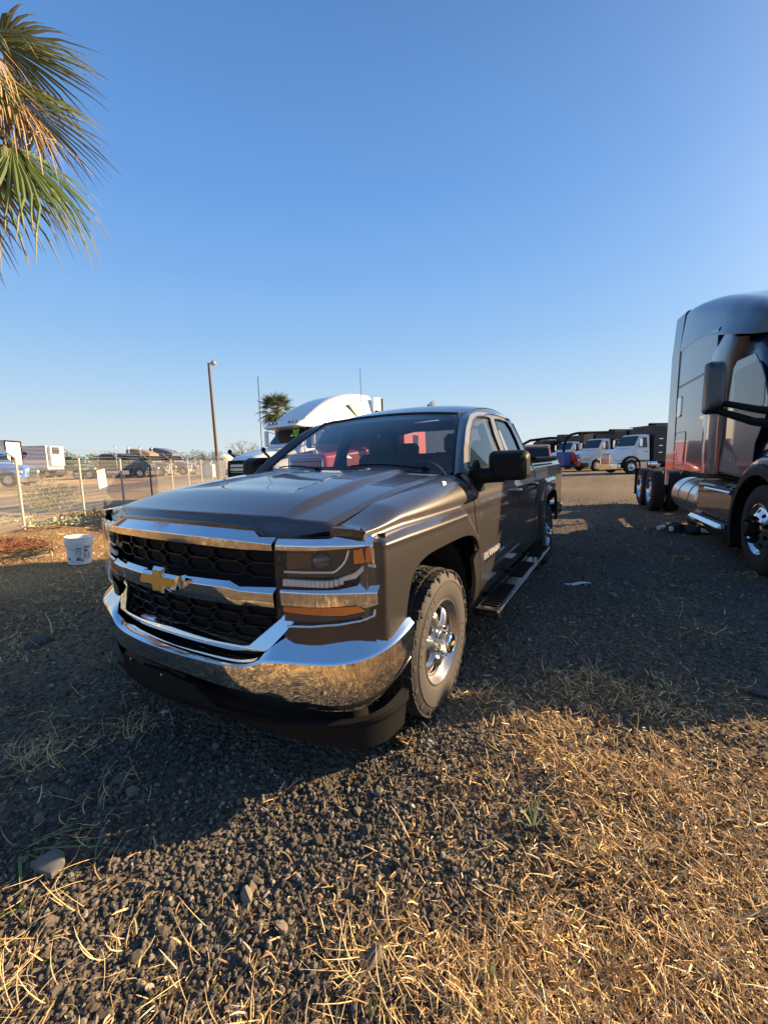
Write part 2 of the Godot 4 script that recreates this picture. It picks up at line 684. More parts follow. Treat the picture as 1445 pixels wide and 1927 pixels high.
func tread_wheel(parent: Node3D, at: Vector3, side: float, first: bool) -> void:
	# tyre
	var R := .402
	var ax := Vector3(side, 0, 0)
	var o := at - ax * .125
	var ty := M.new()
	ty.lathe(o, ax, [Vector2(.228, .0), Vector2(.27, -.004), Vector2(.34, .0), Vector2(.378, .012), Vector2(.391, .03), Vector2(.396, .06), Vector2(.396, .19), Vector2(.391, .22), Vector2(.378, .238), Vector2(.343, .252), Vector2(.338, .2535), Vector2(.30, .256), Vector2(.262, .250), Vector2(.245, .243), Vector2(.228, .232)], 64)
	var w := part(parent, "wheel", ty, mt("dusty_rubber", Color.BLACK), 40)
	var tr := M.new()
	var n := 54
	for i in n:
		for row in 5:
			var a := TAU * (i + (.5 if row % 2 else 0.0) + .13 * sin(row * 2.0 + i * 1.7)) / n
			var h: float = [.032, .080, .125, .170, .222][row]
			var wd: float = [.046, .036, .036, .036, .046][row]
			var up := Vector3(0, sin(a), cos(a))
			var b := Basis(ax, up, ax.cross(up)).rotated(up, [.12, -.35, .3, -.35, .12][row])
			tr.box(o + ax * h + up * (.3915 if row in [0, 4] else .396), Vector3(wd, .014, TAU * .39 / n * (.90 if row in [0, 4] else .82)), .003, b)
		# shoulder lugs running down the sidewall
		var a2 := TAU * (i + .25) / n
		var up2 := Vector3(0, sin(a2), cos(a2))
		if i % 3 == 0:
			for e in [.2440, .006]:
				tr.box(o + ax * e + up2 * .364, Vector3(.010, .040, .026), .004, Basis(ax, up2, ax.cross(up2)))
	part(w, "tread", tr, mt("rubber", Color.BLACK), 25)
	# raised ring and letters on the sidewall
	var sw := M.new()
	for i in 40:
		var a := TAU * i / 40.0
		if i % 20 in [0, 1, 2, 3, 4, 5, 6, 7]:
			var up := Vector3(0, sin(a), cos(a))
			sw.box(o + ax * .2555 + up * .305, Vector3(.004, .026, .019 if i % 3 else .012), .0015, Basis(ax, up, ax.cross(up)))
	sw.lathe(o, ax, [Vector2(.338, .252), Vector2(.3385, .2565), Vector2(.3345, .2565), Vector2(.334, .252)], 64)
	part(w, "sidewall_lettering", sw, mt("dusty_rubber", Color.BLACK))
	# rim: outer lip, drop, face with six openings
	var rm := M.new()
	rm.lathe(o, ax, [Vector2(.205, .05), Vector2(.222, .10), Vector2(.224, .2), Vector2(.232, .226), Vector2(.236, .238), Vector2(.234, .2435), Vector2(.228, .2435), Vector2(.223, .236), Vector2(.215, .226), Vector2(.206, .212), Vector2(.196, .202)], 64)
	part(w, "rim", rm, mt("wheel_silver", Color(.50, .49, .47), .26, .9), 30)
	var fc := M.new()
	# face: angle u, radius v; a dished disc with openings
	var spk := 6
	for k in spk:
		var a0 := TAU * k / spk + .26
		var outer := PackedVector2Array()
		for i in 7: outer.append(Vector2(a0 + TAU / spk * i / 6.0, .06))
		for i in 7: outer.append(Vector2(a0 + TAU / spk * (6 - i) / 6.0, .198))
		var mid := a0 + TAU / spk / 2
		var hole := PackedVector2Array()
		var hw := [[.104, .10], [.112, .19], [.135, .235], [.158, .262], [.174, .255], [.180, .20]]
		for q in hw: hole.append(Vector2(mid + q[1], q[0]))
		for i in range(hw.size() - 1, -1, -1): hole.append(Vector2(mid - hw[i][1], hw[i][0]))
		var fn := func(a: float, r: float) -> Vector3:
			var dish := .198 + .010 * sm(.19, .09, r) + .020 * sm(.25, .42, absf(fposmod(a - a0, TAU / spk) - TAU / spk / 2)) * sm(.055, .10, r) * sm(.2, .15, r)
			return o + ax * dish + Vector3(0, sin(a), cos(a) * side) * r
		fc.panel(outer, fn, Vector2(.075, .012), .022, hole)
	part(w, "wheel_face", fc, mt("wheel_silver", Color.BLACK), 30)
	var br := M.new()
	br.lathe(o, ax, [Vector2(0, .06), Vector2(.2, .06), Vector2(.2, .148), Vector2(0, .150)], 32)  # black drum behind the openings, standing in for the shade inside
	part(w, "opening_backing", br, void_black())
	var hb := M.new()
	hb.lathe(o, ax, [Vector2(.066, .18), Vector2(.064, .232), Vector2(.058, .236), Vector2(.058, .246), Vector2(.061, .248), Vector2(.061, .268), Vector2(.058, .271), Vector2(.058, .284), Vector2(.053, .294), Vector2(.045, .299), Vector2(.043, .297), Vector2(0, .301)], 32)
	part(w, "hub_cap", hb, mt("chrome", Color.BLACK), 28)
	var bt := M.new()
	bt.extr(bowtie(.045), face(o + ax * .299, Vector3(0, 0, -side), Vector3.UP), .004)
	part(w, "hub_emblem", bt, mt("gold", Color.BLACK))
	for k in 6:
		var a := TAU * k / 6.0 + .26
		var d := Vector3(0, sin(a), cos(a))
		var nt := M.new()
		nt.lathe(o + d * .086, ax, [Vector2(.018, .20), Vector2(.014, .212), Vector2(.0135, .246), Vector2(.009, .256), Vector2(0, .258)], 8)
		part(w, "lug_nut", nt, mt("chrome", Color.BLACK))


func void_black() -> Material: return mt("void", Color.BLACK)


func bowtie(w: float) -> PackedVector2Array:
	var p := V2([-.5, -.03, -.44, .155, -.145, .155, -.13, .235, .13, .235, .145, .155, .5, .155, .44, -.03, .5, -.155, .13, -.155, .145, -.235, -.145, -.235, -.13, -.155, -.5, -.155])
	p = V2([-.5, -.11, -.395, .11, -.135, .11, -.122, .195, .158, .195, .143, .11, .5, .11, .395, -.11, .135, -.11, .122, -.195, -.158, -.195, -.143, -.11])
	for i in p.size(): p[i] *= w
	return p


func make_pickup() -> void:
	var T := thing("pickup_truck", "dark grey extended-cab pickup truck with chrome bumper and grille in the foreground", "pickup truck")
	var paint := mt("pickup_paint", Color.BLACK)
	var chrome := mt("chrome", Color.BLACK)
	var black := mt("black_plastic", Color.BLACK)
	var gloss := mt("gloss_black", Color.BLACK)
	var void_m := mt("void", Color.BLACK)
	var st := Vector2(.028, .022)

	# fenders
	var fp := V2([.715, .68, .718, 1.0, .730, 1.13, .738, 1.15, .758, 1.25, .785, 1.345, .45, 1.348, .1, 1.348, -.435, 1.348, -.44, 1.32, -.455, 1.197, -.51, 1.14, -.525, 1.09, -.592, .81, -.635, .60, -.64, .46])
	fp.append_array(soft(V2([-.565, .46, -.555, .60, -.525, .74, -.45, .90, -.28, .962, .09, .968, .36, .958, .465, .89, .51, .76, .52, .69])))
	var fe := M.new()
	fe.panel(fp, fender_f, st, .03, PackedVector2Array(), true)
	part(T, "front_fender", fe, paint)
	part(T, "front_fender", fe.mirrored(), paint)
	# hood
	var hp := PackedVector2Array()
	for i in 25:
		var x := -.787 + 1.574 * i / 24.0
		hp.append(Vector2(x, .921 - .02 * sm(.66, .787, absf(x))))
	for i in 6: hp.append(Vector2(lerpf(.787, .792, i / 5.0), lerpf(.895, -.45, i / 5.0)))
	for i in 13:
		var x := .79 - 1.58 * i / 12.0
		hp.append(Vector2(x, -.30 - .16 * pow(absf(x) / .79, 2)))
	for i in 5: hp.append(Vector2(lerpf(-.792, -.787, (i + 1) / 6.0), lerpf(-.45, .895, (i + 1) / 6.0)))
	var ho := M.new()
	ho.panel(hp, hood_g, Vector2(.025, .014), .03, PackedVector2Array(), true)
	part(T, "hood", ho, paint)
	var cw := M.new()
	cw.panel(V2([-.88, -.62, .88, -.62, .90, -.36, .6, -.22, 0, -.20, -.6, -.22, -.90, -.36]), func(x, z): return Vector3(x, 1.262 - .03 * pow(absf(x) / .9, 2), z), Vector2(.1, .1), .03, PackedVector2Array(), true)
	part(T, "cowl", cw, black)
	for s in [[-.62, -.10], [.18, .72]]:
		var wp := M.new()
		var path := []
		for i in 9:
			var x: float = lerpf(s[1], s[0], i / 8.0)
			path.append(shield_f(x / .885, .03 + .05 * sin(i / 8.0 * 2.4)) + Vector3(0, .018, .012))
		wp.tube(path, .006, 6)
		wp.box(path[0], Vector3(.05, .03, .03), .008)
		part(T, "wiper", wp, black)

	# doors and bed sides
	var body := func(z: float, y: float) -> Vector3: return Vector3(side_w(z, y), y, z)
	var fd := V2([-.645, .50, -.642, .60, -.60, .81, -.535, 1.09, -.52, 1.14, -.465, 1.206, -.452, 1.31, -.62, 1.46, -.86, 1.625, -1.08, 1.735, -1.28, 1.775, -1.5, 1.793, -1.71, 1.80, -1.645, 1.62, -1.635, 1.48, -1.66, 1.36, -1.71, 1.26, -1.795, 1.14, -1.825, 1.0, -1.83, .50])
	var fw := V2([-.58, 1.34, -.74, 1.465, -.95, 1.607, -1.11, 1.69, -1.25, 1.732, -1.40, 1.747, -1.58, 1.752, -1.635, 1.748, -1.57, 1.60, -1.563, 1.47, -1.575, 1.335])
	var rd := V2([-1.84, .50, -1.835, 1.0, -1.805, 1.14, -1.72, 1.26, -1.67, 1.36, -1.645, 1.48, -1.655, 1.62, -1.72, 1.80, -2.0, 1.805, -2.28, 1.80, -2.39, 1.765, -2.455, 1.62, -2.455, 1.43, -2.52, 1.31, -2.575, 1.20, -2.59, 1.0, -2.59, .50])
	var rw := V2([-1.775, 1.335, -1.715, 1.47, -1.73, 1.60, -1.79, 1.752, -2.0, 1.762, -2.25, 1.755, -2.335, 1.70, -2.38, 1.58, -2.375, 1.45, -2.39, 1.335])
	var cb := V2([-2.60, .46, -2.60, 1.0, -2.585, 1.205, -2.53, 1.315, -2.465, 1.43, -2.465, 1.62, -2.40, 1.77, -2.29, 1.803, -2.46, 1.80, -2.53, 1.70, -2.58, 1.50, -2.63, 1.34, -2.66, 1.20, -2.67, 1.0, -2.67, .46])
	var bp := V2([-2.69, .47, -2.69, 1.365, -3.2, 1.372, -4.0, 1.38, -4.77, 1.385, -4.835, 1.36, -4.845, 1.20, -4.83, .80, -4.80, .55, -4.28, .50])
	bp.append_array(soft(V2([-4.205, .50, -4.19, .66, -4.14, .80, -4.05, .93, -3.90, .965, -3.40, .965, -3.24, .93, -3.15, .80, -3.10, .66, -3.085, .49])))
	bp.append(Vector2(-2.95, .47))
	var rk := V2([-.565, .40, -.60, .455, -.645, .49, -2.54, .49, -3.07, .46, -3.08, .40])
	for s in [1.0, -1.0]:
		var fl: bool = s > 0
		var put := func(called: String, m: M, mat: Material, par: Node = null) -> MeshInstance3D: return part(T if par == null else par, called, m if s > 0 else m.mirrored(), mat)
		var m1 := M.new()
		m1.panel(fd, body, st, .03, fw, true)
		var door: MeshInstance3D = put.call("front_door", m1, paint)
		var g1 := M.new()
		g1.panel(fw, func(z, y): return Vector3(side_w(z, y) - .012, y, z), Vector2(.12, .08), 0, PackedVector2Array(), true)
		put.call("window", g1, glass("auto_glass", Color.BLACK, 0), door)
		var m2 := M.new()
		m2.panel(rd, body, st, .03, rw, true)
		var door2: MeshInstance3D = put.call("rear_door", m2, paint)
		var g2 := M.new()
		g2.panel(rw, func(z, y): return Vector3(side_w(z, y) - .012, y, z), Vector2(.12, .08), 0, PackedVector2Array(), true)
		put.call("window", g2, glass("tinted", Color.BLACK, 0), door2)
		for w in [[fw, door], [rw, door2]]:
			var sl := M.new()
			var path := []
			for p in w[0]: path.append(Vector3(side_w(p.x, p.y) - .004, p.y, p.x))
			path.append(path[0])
			sl.tube(path, .009, 5, false)
			put.call("window_seal", sl, black, w[1])
		for h in [[-1.62, 1.115, door], [-2.42, 1.125, door2]]:
			var hd := M.new()
			hd.tube([Vector3(.985, h[1] - .004, h[0] - .12), Vector3(1.022, h[1], h[0] - .09), Vector3(1.030, h[1] + .002, h[0]), Vector3(1.022, h[1] + .004, h[0] + .09), Vector3(.985, h[1] + .004, h[0] + .12)], [.013, .016, .017, .016, .013], 8)
			put.call("handle", hd, paint if h[0] > -2 else gloss, h[2])
			var cup := M.new()
			cup.extr(rrect(-.085, -.032, .085, .032, .03), face(Vector3(.972, h[1], h[0]), Vector3(0, 0, -1), Vector3.UP), .004)
			put.call("handle_recess", cup, gloss, h[2])
		var m3 := M.new()
		m3.panel(cb, body, st, .02, PackedVector2Array(), true)
		put.call("cab_corner", m3, paint)
		var m4 := M.new()
		m4.panel(bp, body, st, .04, PackedVector2Array(), true)
		put.call("bed_side", m4, paint)
		var rl := M.new()
		rl.loft([ring(-2.64, .055, .05, 0, .03, .008, .012), ring(-4.70, .055, .05, 0, .03, .008, .012)])
		var rl2 := M.new()
		rl2.add(rl, Transform3D(Basis.IDENTITY, Vector3(.925, 1.372, 0)))
		put.call("bed_rail_cap", rl2, black)
		var m5 := M.new()
		m5.panel(rk, func(z, y): return Vector3(side_w(z, y) - .012, y, z), Vector2(.1, .05), .03, PackedVector2Array(), true)
		put.call("rocker_panel", m5, paint)
		# roof pillar
		var pl := M.new()
		var rows := []
		for i in 15:
			var t := i / 14.0
			var p0 := shield_f(1.0, lerpf(-.02, 1.0, t))
			var zz := lin([0, -.452, .22, -.62, .52, -.86, .82, -1.08, 1, -1.28], t)
			var yy := lin([0, 1.312, .22, 1.462, .52, 1.627, .82, 1.737, 1, 1.777], t)
			var p2 := Vector3(side_w(zz, yy), yy, zz)
			var p1 := (p0 + p2) / 2 + Vector3(.022, .020, .022) * (1.0 - .3 * t)
			var row := PackedVector3Array()
			for k in 9:
				var q := k / 8.0
				row.append(p0.lerp(p1, q).lerp(p1.lerp(p2, q), q))
			rows.append(row)
		pl.loft(rows, false, false)
		put.call("windshield_pillar", pl, paint)
		# mirror
		var mi := M.new()
		# housing: rounded block with its glass side facing the rear
		var hs := []
		for e in [[-.10, .80], [-.085, .96], [-.04, 1.0], [.03, .97], [.075, .86], [.098, .62]]:
			var rg := PackedVector3Array()
			for p in rrect(-.128, -.095, .132, .098, .045, 4):
				rg.append(Vector3(p.x * e[1], p.y * e[1] - (.012 if e[0] > 0.05 else 0.0), e[0]))
			hs.append(rg)
		mi.loft(hs)
		var mj := M.new()
		mj.add(mi, Transform3D(Basis(Vector3.UP, deg_to_rad(10)), Vector3(1.148, 1.352, -.70)))
		var mir: MeshInstance3D = put.call("side_mirror", mj, black)
		var ma := M.new()
		var ar := []
		for q in [[.952, 1.285, -.60, .070, .062], [1.0, 1.287, -.615, .062, .052], [1.06, 1.292, -.64, .055, .05], [1.13, 1.295, -.66, .05, .05]]:
			var rg := PackedVector3Array()
			for k in 12: rg.append(Vector3(q[0], q[1] + sin(TAU * k / 12) * q[4], q[2] + cos(TAU * k / 12) * q[3]))
			ar.append(rg)
		ma.loft(ar)
		ma.extr(V2([-.47, 1.325, -.58, 1.39, -.67, 1.30, -.73, 1.235, -.73, 1.185, -.655, 1.18, -.57, 1.21, -.49, 1.275]), Transform3D(Basis(Vector3(0, 0, 1), Vector3(0, 1, 0), Vector3(-1, 0, 0)), Vector3(.985, 0, 0)), .03, .006)
		put.call("mirror_arm", ma, black, mir)
		var mg := M.new()
		mg.extr(rrect(-.10, -.075, .10, .075, .03), Transform3D(Basis(Vector3.UP, deg_to_rad(190)), Vector3(1.150, 1.352, -.802)), .004)
		put.call("mirror_glass", mg, chrome, mir)
		# running board
		var rb := M.new()
		rb.box(Vector3(1.06, .395, -1.62), Vector3(.165, .045, 2.22), .012)
		var board: MeshInstance3D = put.call("running_board", rb, gloss)
		for e in [-.535, -2.705]:
			var ec := M.new()
			ec.box(Vector3(1.06, .395, e), Vector3(.168, .050, .05), .012)
			put.call("end_cap", ec, black, board)
		for k in 46:
			var tz := -.62 - k * .0455
			var td := M.new()
			td.box(Vector3(1.055, .4205, tz), Vector3(.118, .010, .016), .003)
			if absf(k - 14) > 2 and absf(k - 31) > 2: put.call("tread_rib", td, black, board)
		for k in 62:
			var td := M.new()
			td.box(Vector3(1.138, .409, -.58 - k * .034), Vector3(.012, .016, .018), .003)
			put.call("edge_stud", td, mt("satin_chrome", Color.BLACK), board)
		for bz in [-.95, -1.65, -2.4]:
			var bk := M.new()
			bk.box(Vector3(.93, .385, bz), Vector3(.2, .03, .06), .006)
			put.call("bracket", bk, black, board)

	# the cab's upper parts
	var ro := M.new()
	var rp := PackedVector2Array()
	for i in 13:
		var x := -.66 + 1.32 * i / 12.0
		rp.append(Vector2(x, -1.172 + .055 * pow(x / .66, 2)))
	for z in [-1.27, -1.4, -1.6, -2.0, -2.3, -2.46]: rp.append(Vector2(.757, z))
	for i in 13:
		var x := .74 - 1.48 * i / 12.0
		rp.append(Vector2(x, -2.56 + .06 * pow(absf(x) / .74, 3)))
	for z in [-2.46, -2.3, -2.0, -1.6, -1.4, -1.27]: rp.append(Vector2(-.757, z))
	ro.panel(rp, roof_f, Vector2(.035, .05), .0, PackedVector2Array(), true)
	var roof := part(T, "roof", ro, paint)
	var hl := M.new()
	hl.panel(rp, func(x, z): return roof_f(x, z) - Vector3(0, .05, 0), Vector2(.1, .1))
	part(roof, "headliner", hl, mt("interior_grey", Color.BLACK))
	for s in [-1.0, 1.0]:
		var dt := M.new()
		var path := []
		for i in 9:
			var z := -1.24 - i * .145
			path.append(roof_f(.655 * s, z) + Vector3(0, .002, 0))
		dt.tube(path, .006, 6)
		part(roof, "roof_seam", dt, gloss)
	var ws := M.new()
	ws.panel(V2([-.985, .0, .985, 0, .985, .985, -.985, .985]), shield_f, Vector2(.08, .08))
	part(T, "windshield", ws, glass("windshield_glass", Color(.02, .035, .035), .24))
	var fr := M.new()
	for e in [[-1.0, 0.0, -1.0, 1.0], [1.0, 0.0, 1.0, 1.0]]:
		var path := []
		for i in 9: path.append(shield_f(e[0] * .992, i / 8.0))
		fr.tube(path, .012, 6)
	var path2 := []
	for i in 17: path2.append(shield_f(-1.0 + i / 8.0, .992))
	fr.tube(path2, .012, 6)
	part(T, "windshield_seal", fr, gloss)
	var band := M.new()
	band.panel(V2([-.98, .86, .98, .86, .98, .99, -.98, .99]), func(s, t): return shield_f(s, t) - Vector3(0, .006, .004), Vector2(.1, .05))
	band.panel(V2([-.98, .0, .98, .0, .98, .055, -.98, .055]), func(s, t): return shield_f(s, t) - Vector3(0, .006, .004), Vector2(.1, .05))
	part(T, "windshield_shade_band", band, glass("shade_band", Color(.01, .02, .02), .45))
	# back of the cab with its window
	var bw := M.new()
	var back := func(x: float, y: float) -> Vector3: return Vector3(x, y, -2.66 + .18 * sm(1.2, 1.85, y) * (y - 1.2) / .65)
	var bwo := V2([-.96, .6, .96, .6, .96, 1.28, .90, 1.40, .76, 1.76, .5, 1.83, 0, 1.845, -.5, 1.83, -.76, 1.76, -.90, 1.40, -.96, 1.28])
	var bww := V2([-.72, 1.33, .72, 1.33, .70, 1.45, .62, 1.70, .4, 1.735, -.4, 1.735, -.62, 1.70, -.70, 1.45])
	bw.panel(bwo, back, Vector2(.1, .05), .02, bww, true)
	var bwm := part(T, "cab_back", bw, paint)
	var bg := M.new()
	bg.panel(bww, back, Vector2(.2, .1), 0, PackedVector2Array(), true)
	part(bwm, "window", bg, glass("clear", Color.BLACK, 0))
	var fn2 := M.new()
	fn2.loft([ring(0, .05, .02, 0, .03, .004, .01), ring(-.09, .035, .012, 0, .075, .004, .01), ring(-.15, .016, .008, 0, .085, .003, .005)])
	var fx := M.new()
	fx.add(fn2, Transform3D(Basis.from_scale(Vector3(.8, 1.05, 1)), roof_f(0.0, -2.05) + Vector3(0.02, -.004, .08)))
	part(T, "antenna_fin", fx, paint)

	# front: grille
	var gb := M.new()
	gb.panel(both_sides(V2([0, 1.066, .25, 1.064, .43, 1.058, .588, 1.058, .590, 1.108, .521, 1.108, .472, 1.134, .25, 1.147, 0, 1.151])), func(x, y):
		var k: float = 1.104 - .020 * pow(absf(x) / .59, 2)
		return fascia(x, y, .046 - (1.10 * (y - k) if y > k else .1 * (k - y))), Vector2(.012, .0035), .05)
	part(T, "grille_bar", gb, chrome)
	var mbm := M.new()
	mbm.panel(both_sides(V2([0, .820, .296, .820, .413, .814, .575, .820, .578, .900, .419, .893, .372, .915, .2, .914, 0, .911])), func(x, y):
		var k: float = .893 - .014 * sm(.36, .43, absf(x))
		var o: float = .052 - .014 * sm(.36, .44, absf(x))
		return fascia(x, y, o - (1.0 * (y - k) if y > k else .03 * (k - y) + .012 * pow((k - y) / .08, 3))), Vector2(.012, .0035), .05)
	part(T, "grille_bar", mbm, chrome)
	var em := M.new()
	em.extr(bowtie(.298), face(fascia(.012, .893, .045), Vector3(1, 0, 0), Vector3(0, 1, -.04)), .045, .012)
	var emb := part(T, "emblem", em, chrome, 20)
	var eg := M.new()
	var inner := bowtie(.298)
	var eo := Geometry2D.offset_polygon(inner, -.013)
	eg.extr(eo[0], face(fascia(.012, .893, .0905), Vector3(1, 0, 0), Vector3(0, 1, -.04)), .003, .001)
	part(emb, "emblem_face", eg, mt("gold", Color.BLACK))
	# surround at the bottom of the grille
	var su := M.new()
	su.panel(both_sides(V2([0, .652, .279, .641, .43, .640, .456, .645, .566, .757, .580, .80, .600, .775, .634, .765, .60, .712, .55, .645, .510, .618, .43, .607, .227, .616, 0, .624])), func(x, y): return fascia(x, y, .045 - .5 * absf(y - .63)), Vector2(.035, .01), .06)
	part(T, "grille_surround", su, chrome)
	var gbk := M.new()
	gbk.panel(both_sides(V2([0, .60, .45, .60, .62, .76, .62, 1.12, .45, 1.14, 0, 1.15])), func(x, y): return fascia(x, y, -.075), Vector2(.1, .1))
	part(T, "grille_backing", gbk, void_m)
	var gm := M.new()
	var hexcell := func(x0: float, x1: float, y0: float, y1: float, o: float) -> void:
		var c := (y1 - y0) * .55
		var loop := [Vector2(x0, y0 + c * .5), Vector2(x0 + c, y0), Vector2(x1 - c, y0), Vector2(x1, y0 + c * .5), Vector2(x1, y1 - c * .5), Vector2(x1 - c, y1), Vector2(x0 + c, y1), Vector2(x0, y1 - c * .5)]
		for i in 8:
			var a: Vector2 = loop[i]
			var b: Vector2 = loop[(i + 1) % 8]
			var pa := fascia(a.x, a.y, o)
			var pb := fascia(b.x, b.y, o)
			var hz := (pb - pa)
			var bs := Basis(hz.normalized(), Vector3(0, 0, 1).cross(hz).normalized(), Vector3(0, 0, 1))
			gm.box((pa + pb) / 2 - Vector3(0, 0, .012), Vector3(hz.length() + .002, .0042, .024), .0012, bs)
	for r in [[.930, .988], [.992, 1.050]]:
		for k in 7: hexcell.call(-.575 + k * .1655, -.575 + k * .1655 + .157, r[0], r[1], -.012)
	for r in [[.655, .703], [.707, .755], [.759, .807]]:
		for k in 7:
			var sh: float = .0
			var lim := .575 if r[0] > .74 else (.53 if r[0] > .70 else .475)
			var wd := lim * 2 / 7
			hexcell.call(-lim + k * wd, -lim + (k + 1) * wd - .008, r[0], r[1], -.012)
	part(T, "grille_mesh", gm, mt("grille_black", Color(.008, .008, .008), .28), 20)

	# headlamps
	var ho2 := V2([.600, 1.108, .70, 1.108, .798, 1.110, .820, 1.125, .88, 1.133, .922, 1.136, .944, 1.124, .951, 1.06, .957, .94, .958, .79, .90, .772, .83, .759, .73, .750, .629, .743, .598, .757])
	for s in [1.0, -1.0]:
		var put := func(called: String, m: M, mat: Material, par: Node = null) -> MeshInstance3D: return part(T if par == null else par, called, m if s > 0 else m.mirrored(), mat)
		var hf := func(x: float, y: float, o: float) -> Vector3:
			return Vector3(x * WIDE, y, fz(x * WIDE) + o + .034 * sm(.95, .72, x) - 1.2 * pow(maxf(0, x - .86), 2))
		var bk := M.new()
		bk.panel(V2([.600, .75, .95, .79, .95, 1.115, .60, 1.10]), func(x, y): return hf.call(x, y, -.075), Vector2(.05, .05), 0)
		var lamp: MeshInstance3D = put.call("headlight", bk, gloss)
		var top := M.new()
		top.panel(V2([.601, 1.060, .76, 1.063, .878, 1.070, .932, 1.080, .940, 1.03, .943, .992, .948, .99, .947, 1.06, .937, 1.110, .912, 1.127, .88, 1.127, .822, 1.120, .80, 1.106, .601, 1.104]), func(x, y): return hf.call(x, y, .008 - .6 * maxf(0, y - 1.078)), Vector2(.03, .009), .03)
		put.call("chrome_trim", top, chrome, lamp)
		var mid := M.new()
		mid.panel(V2([.600, .828, .70, .828, .80, .831, .875, .838, .905, .822, .948, .838, .950, .94, .946, .985, .914, .968, .874, .912, .815, .900, .600, .895]), func(x, y):
			return hf.call(x, y, -.004 - (.9 * (y - .888) if y > .888 else .12 * (.888 - y))), Vector2(.03, .009), .02)
		put.call("chrome_trim", mid, chrome, lamp)
		# inner lamp: dark bezel, projector, bright line
		var bz := M.new()
		bz.panel(V2([.605, .936, .815, .946, .872, .96, .912, 1.0, .935, 1.0, .930, 1.072, .872, 1.064, .76, 1.058, .605, 1.054]), func(x, y): return hf.call(x, y, -.050), Vector2(.04, .02))
		put.call("bezel", bz, mt("lamp_dark", Color(.055, .044, .035), .3, .3), lamp)
		var pj := M.new()
		var pc: Vector3 = hf.call(.742, 1.012, -.052)
		pj.lathe(pc, Vector3(.25, 0, 1), [Vector2(.040, .0), Vector2(.040, .016), Vector2(.036, .020), Vector2(.033, .014), Vector2(.028, .022), Vector2(.016, .030), Vector2(0, .033)], 28)
		put.call("projector", pj, mt("lens_dark", Color(.05, .05, .045), .08, 0.0, 1.0), lamp)
		var sq := M.new()
		sq.extr(rrect(-.05, -.035, .05, .035, .006), face(hf.call(.655, 1.005, -.049), Vector3(1, 0, -.4), Vector3.UP), .004)
		put.call("reflector", sq, mt("lamp_reflector", Color(.10, .085, .07), .25, .8), lamp)
		var ln := M.new()
		var lp := []
		for q in [[.611, .966], [.70, .967], [.798, .969], [.812, .978], [.832, 1.0], [.843, 1.02], [.853, 1.056]]: lp.append(hf.call(q[0], q[1], -.024))
		for i in lp.size() - 1:
			var d: Vector3 = lp[i + 1] - lp[i]
			ln.box((lp[i] + lp[i + 1]) / 2, Vector3(d.length() + .003, .009, .012), .002, Basis(d.normalized(), Vector3(0, 0, 1).cross(d).normalized(), Vector3(0, 0, 1)))
		put.call("bright_line", ln, mt("lamp_silver", Color(.75, .66, .56), .25, .6), lamp)
		for i in 14:
			var x := .613 + i * .0163
			var dr := M.new()
			dr.box(hf.call(x, .922 + .02 * sm(.78, .86, x), -.022), Vector3(.0172, .028, .016), .0025, Basis(Vector3.UP, .35 + .3 * (x - .6)))
			put.call("daytime_light_cell", dr, mt("lamp_clear", Color(.62, .63, .63), .15, .3, .5), lamp)
		var d2 := M.new()
		d2.panel(V2([.835, .935, .875, .945, .915, .99, .94, .985, .94, .995, .91, 1.005, .87, .965, .83, .95]), func(x, y): return hf.call(x, y, -.018), Vector2(.02, .02), .01)
		put.call("daytime_light_cell", d2, mt("lamp_clear", Color.BLACK), lamp)
		var am := M.new()
		am.panel(V2([.874, 1.004, .934, 1.012, .930, 1.073, .874, 1.058]), func(x, y): return hf.call(x, y, -.012), Vector2(.02, .02), .02)
		put.call("side_marker", am, mt("amber", Color.BLACK), lamp)
		for i in 5:
			var rb2 := M.new()
			rb2.box(hf.call(.876 + i * .0125, 1.035, -.010), Vector3(.004, .05, .004), .001)
			put.call("lens_rib", rb2, mt("amber", Color.BLACK), lamp)
		var tu := M.new()
		tu.panel(V2([.604, .800, .70, .795, .835, .793, .905, .810, .880, .830, .812, .827, .70, .822, .604, .820]), func(x, y): return hf.call(x, y, -.016), Vector2(.03, .02), .02)
		put.call("turn_signal", tu, mt("amber", Color.BLACK), lamp)
		for i in 24:
			var rb3 := M.new()
			rb3.box(hf.call(.610 + i * .0098, .810, -.0145), Vector3(.0035, .019, .005), .001)
			put.call("lens_rib", rb3, mt("amber", Color.BLACK), lamp)
		var lo := M.new()
		lo.panel(V2([.604, .760, .73, .764, .84, .775, .945, .800, .945, .822, .905, .806, .835, .790, .70, .791, .604, .796]), func(x, y): return hf.call(x, y, -.02), Vector2(.04, .02), .02)
		put.call("lower_bezel", lo, mt("lamp_dark", Color.BLACK), lamp)
		var tl := M.new()
		var tp := []
		for q in [[.632, .749], [.73, .755], [.83, .765], [.90, .778], [.942, .797], [.946, .825]]: tp.append(hf.call(q[0], q[1], .006))
		tl.tube(tp, .005, 6)
		put.call("chrome_line", tl, chrome, lamp)
		var le := M.new()
		le.panel(ho2, func(x, y): return hf.call(x, y, .012), Vector2(.04, .04), .0)
		put.call("lens_cover", le, glass("lens_cover", Color(.9, .9, .9), .02), lamp)
		# painted filler below the lamp
		var fi := M.new()
		fi.panel(V2([.634, .738, .73, .744, .83, .752, .90, .765, .945, .785, .945, .69, .66, .66, .60, .70]), func(x, y): return hf.call(x, y, -.012), Vector2(.04, .03), .0)
		put.call("lamp_filler_panel", fi, paint)
		var fk := M.new()
		fk.panel(V2([.58, .56, .92, .60, .92, .80, .58, .78]), func(x, y): return hf.call(x, y, -.07), Vector2(.1, .1))
		put.call("filler_backing", fk, void_m)

	# chrome bumper, plate bracket, valance
	var bu := M.new()
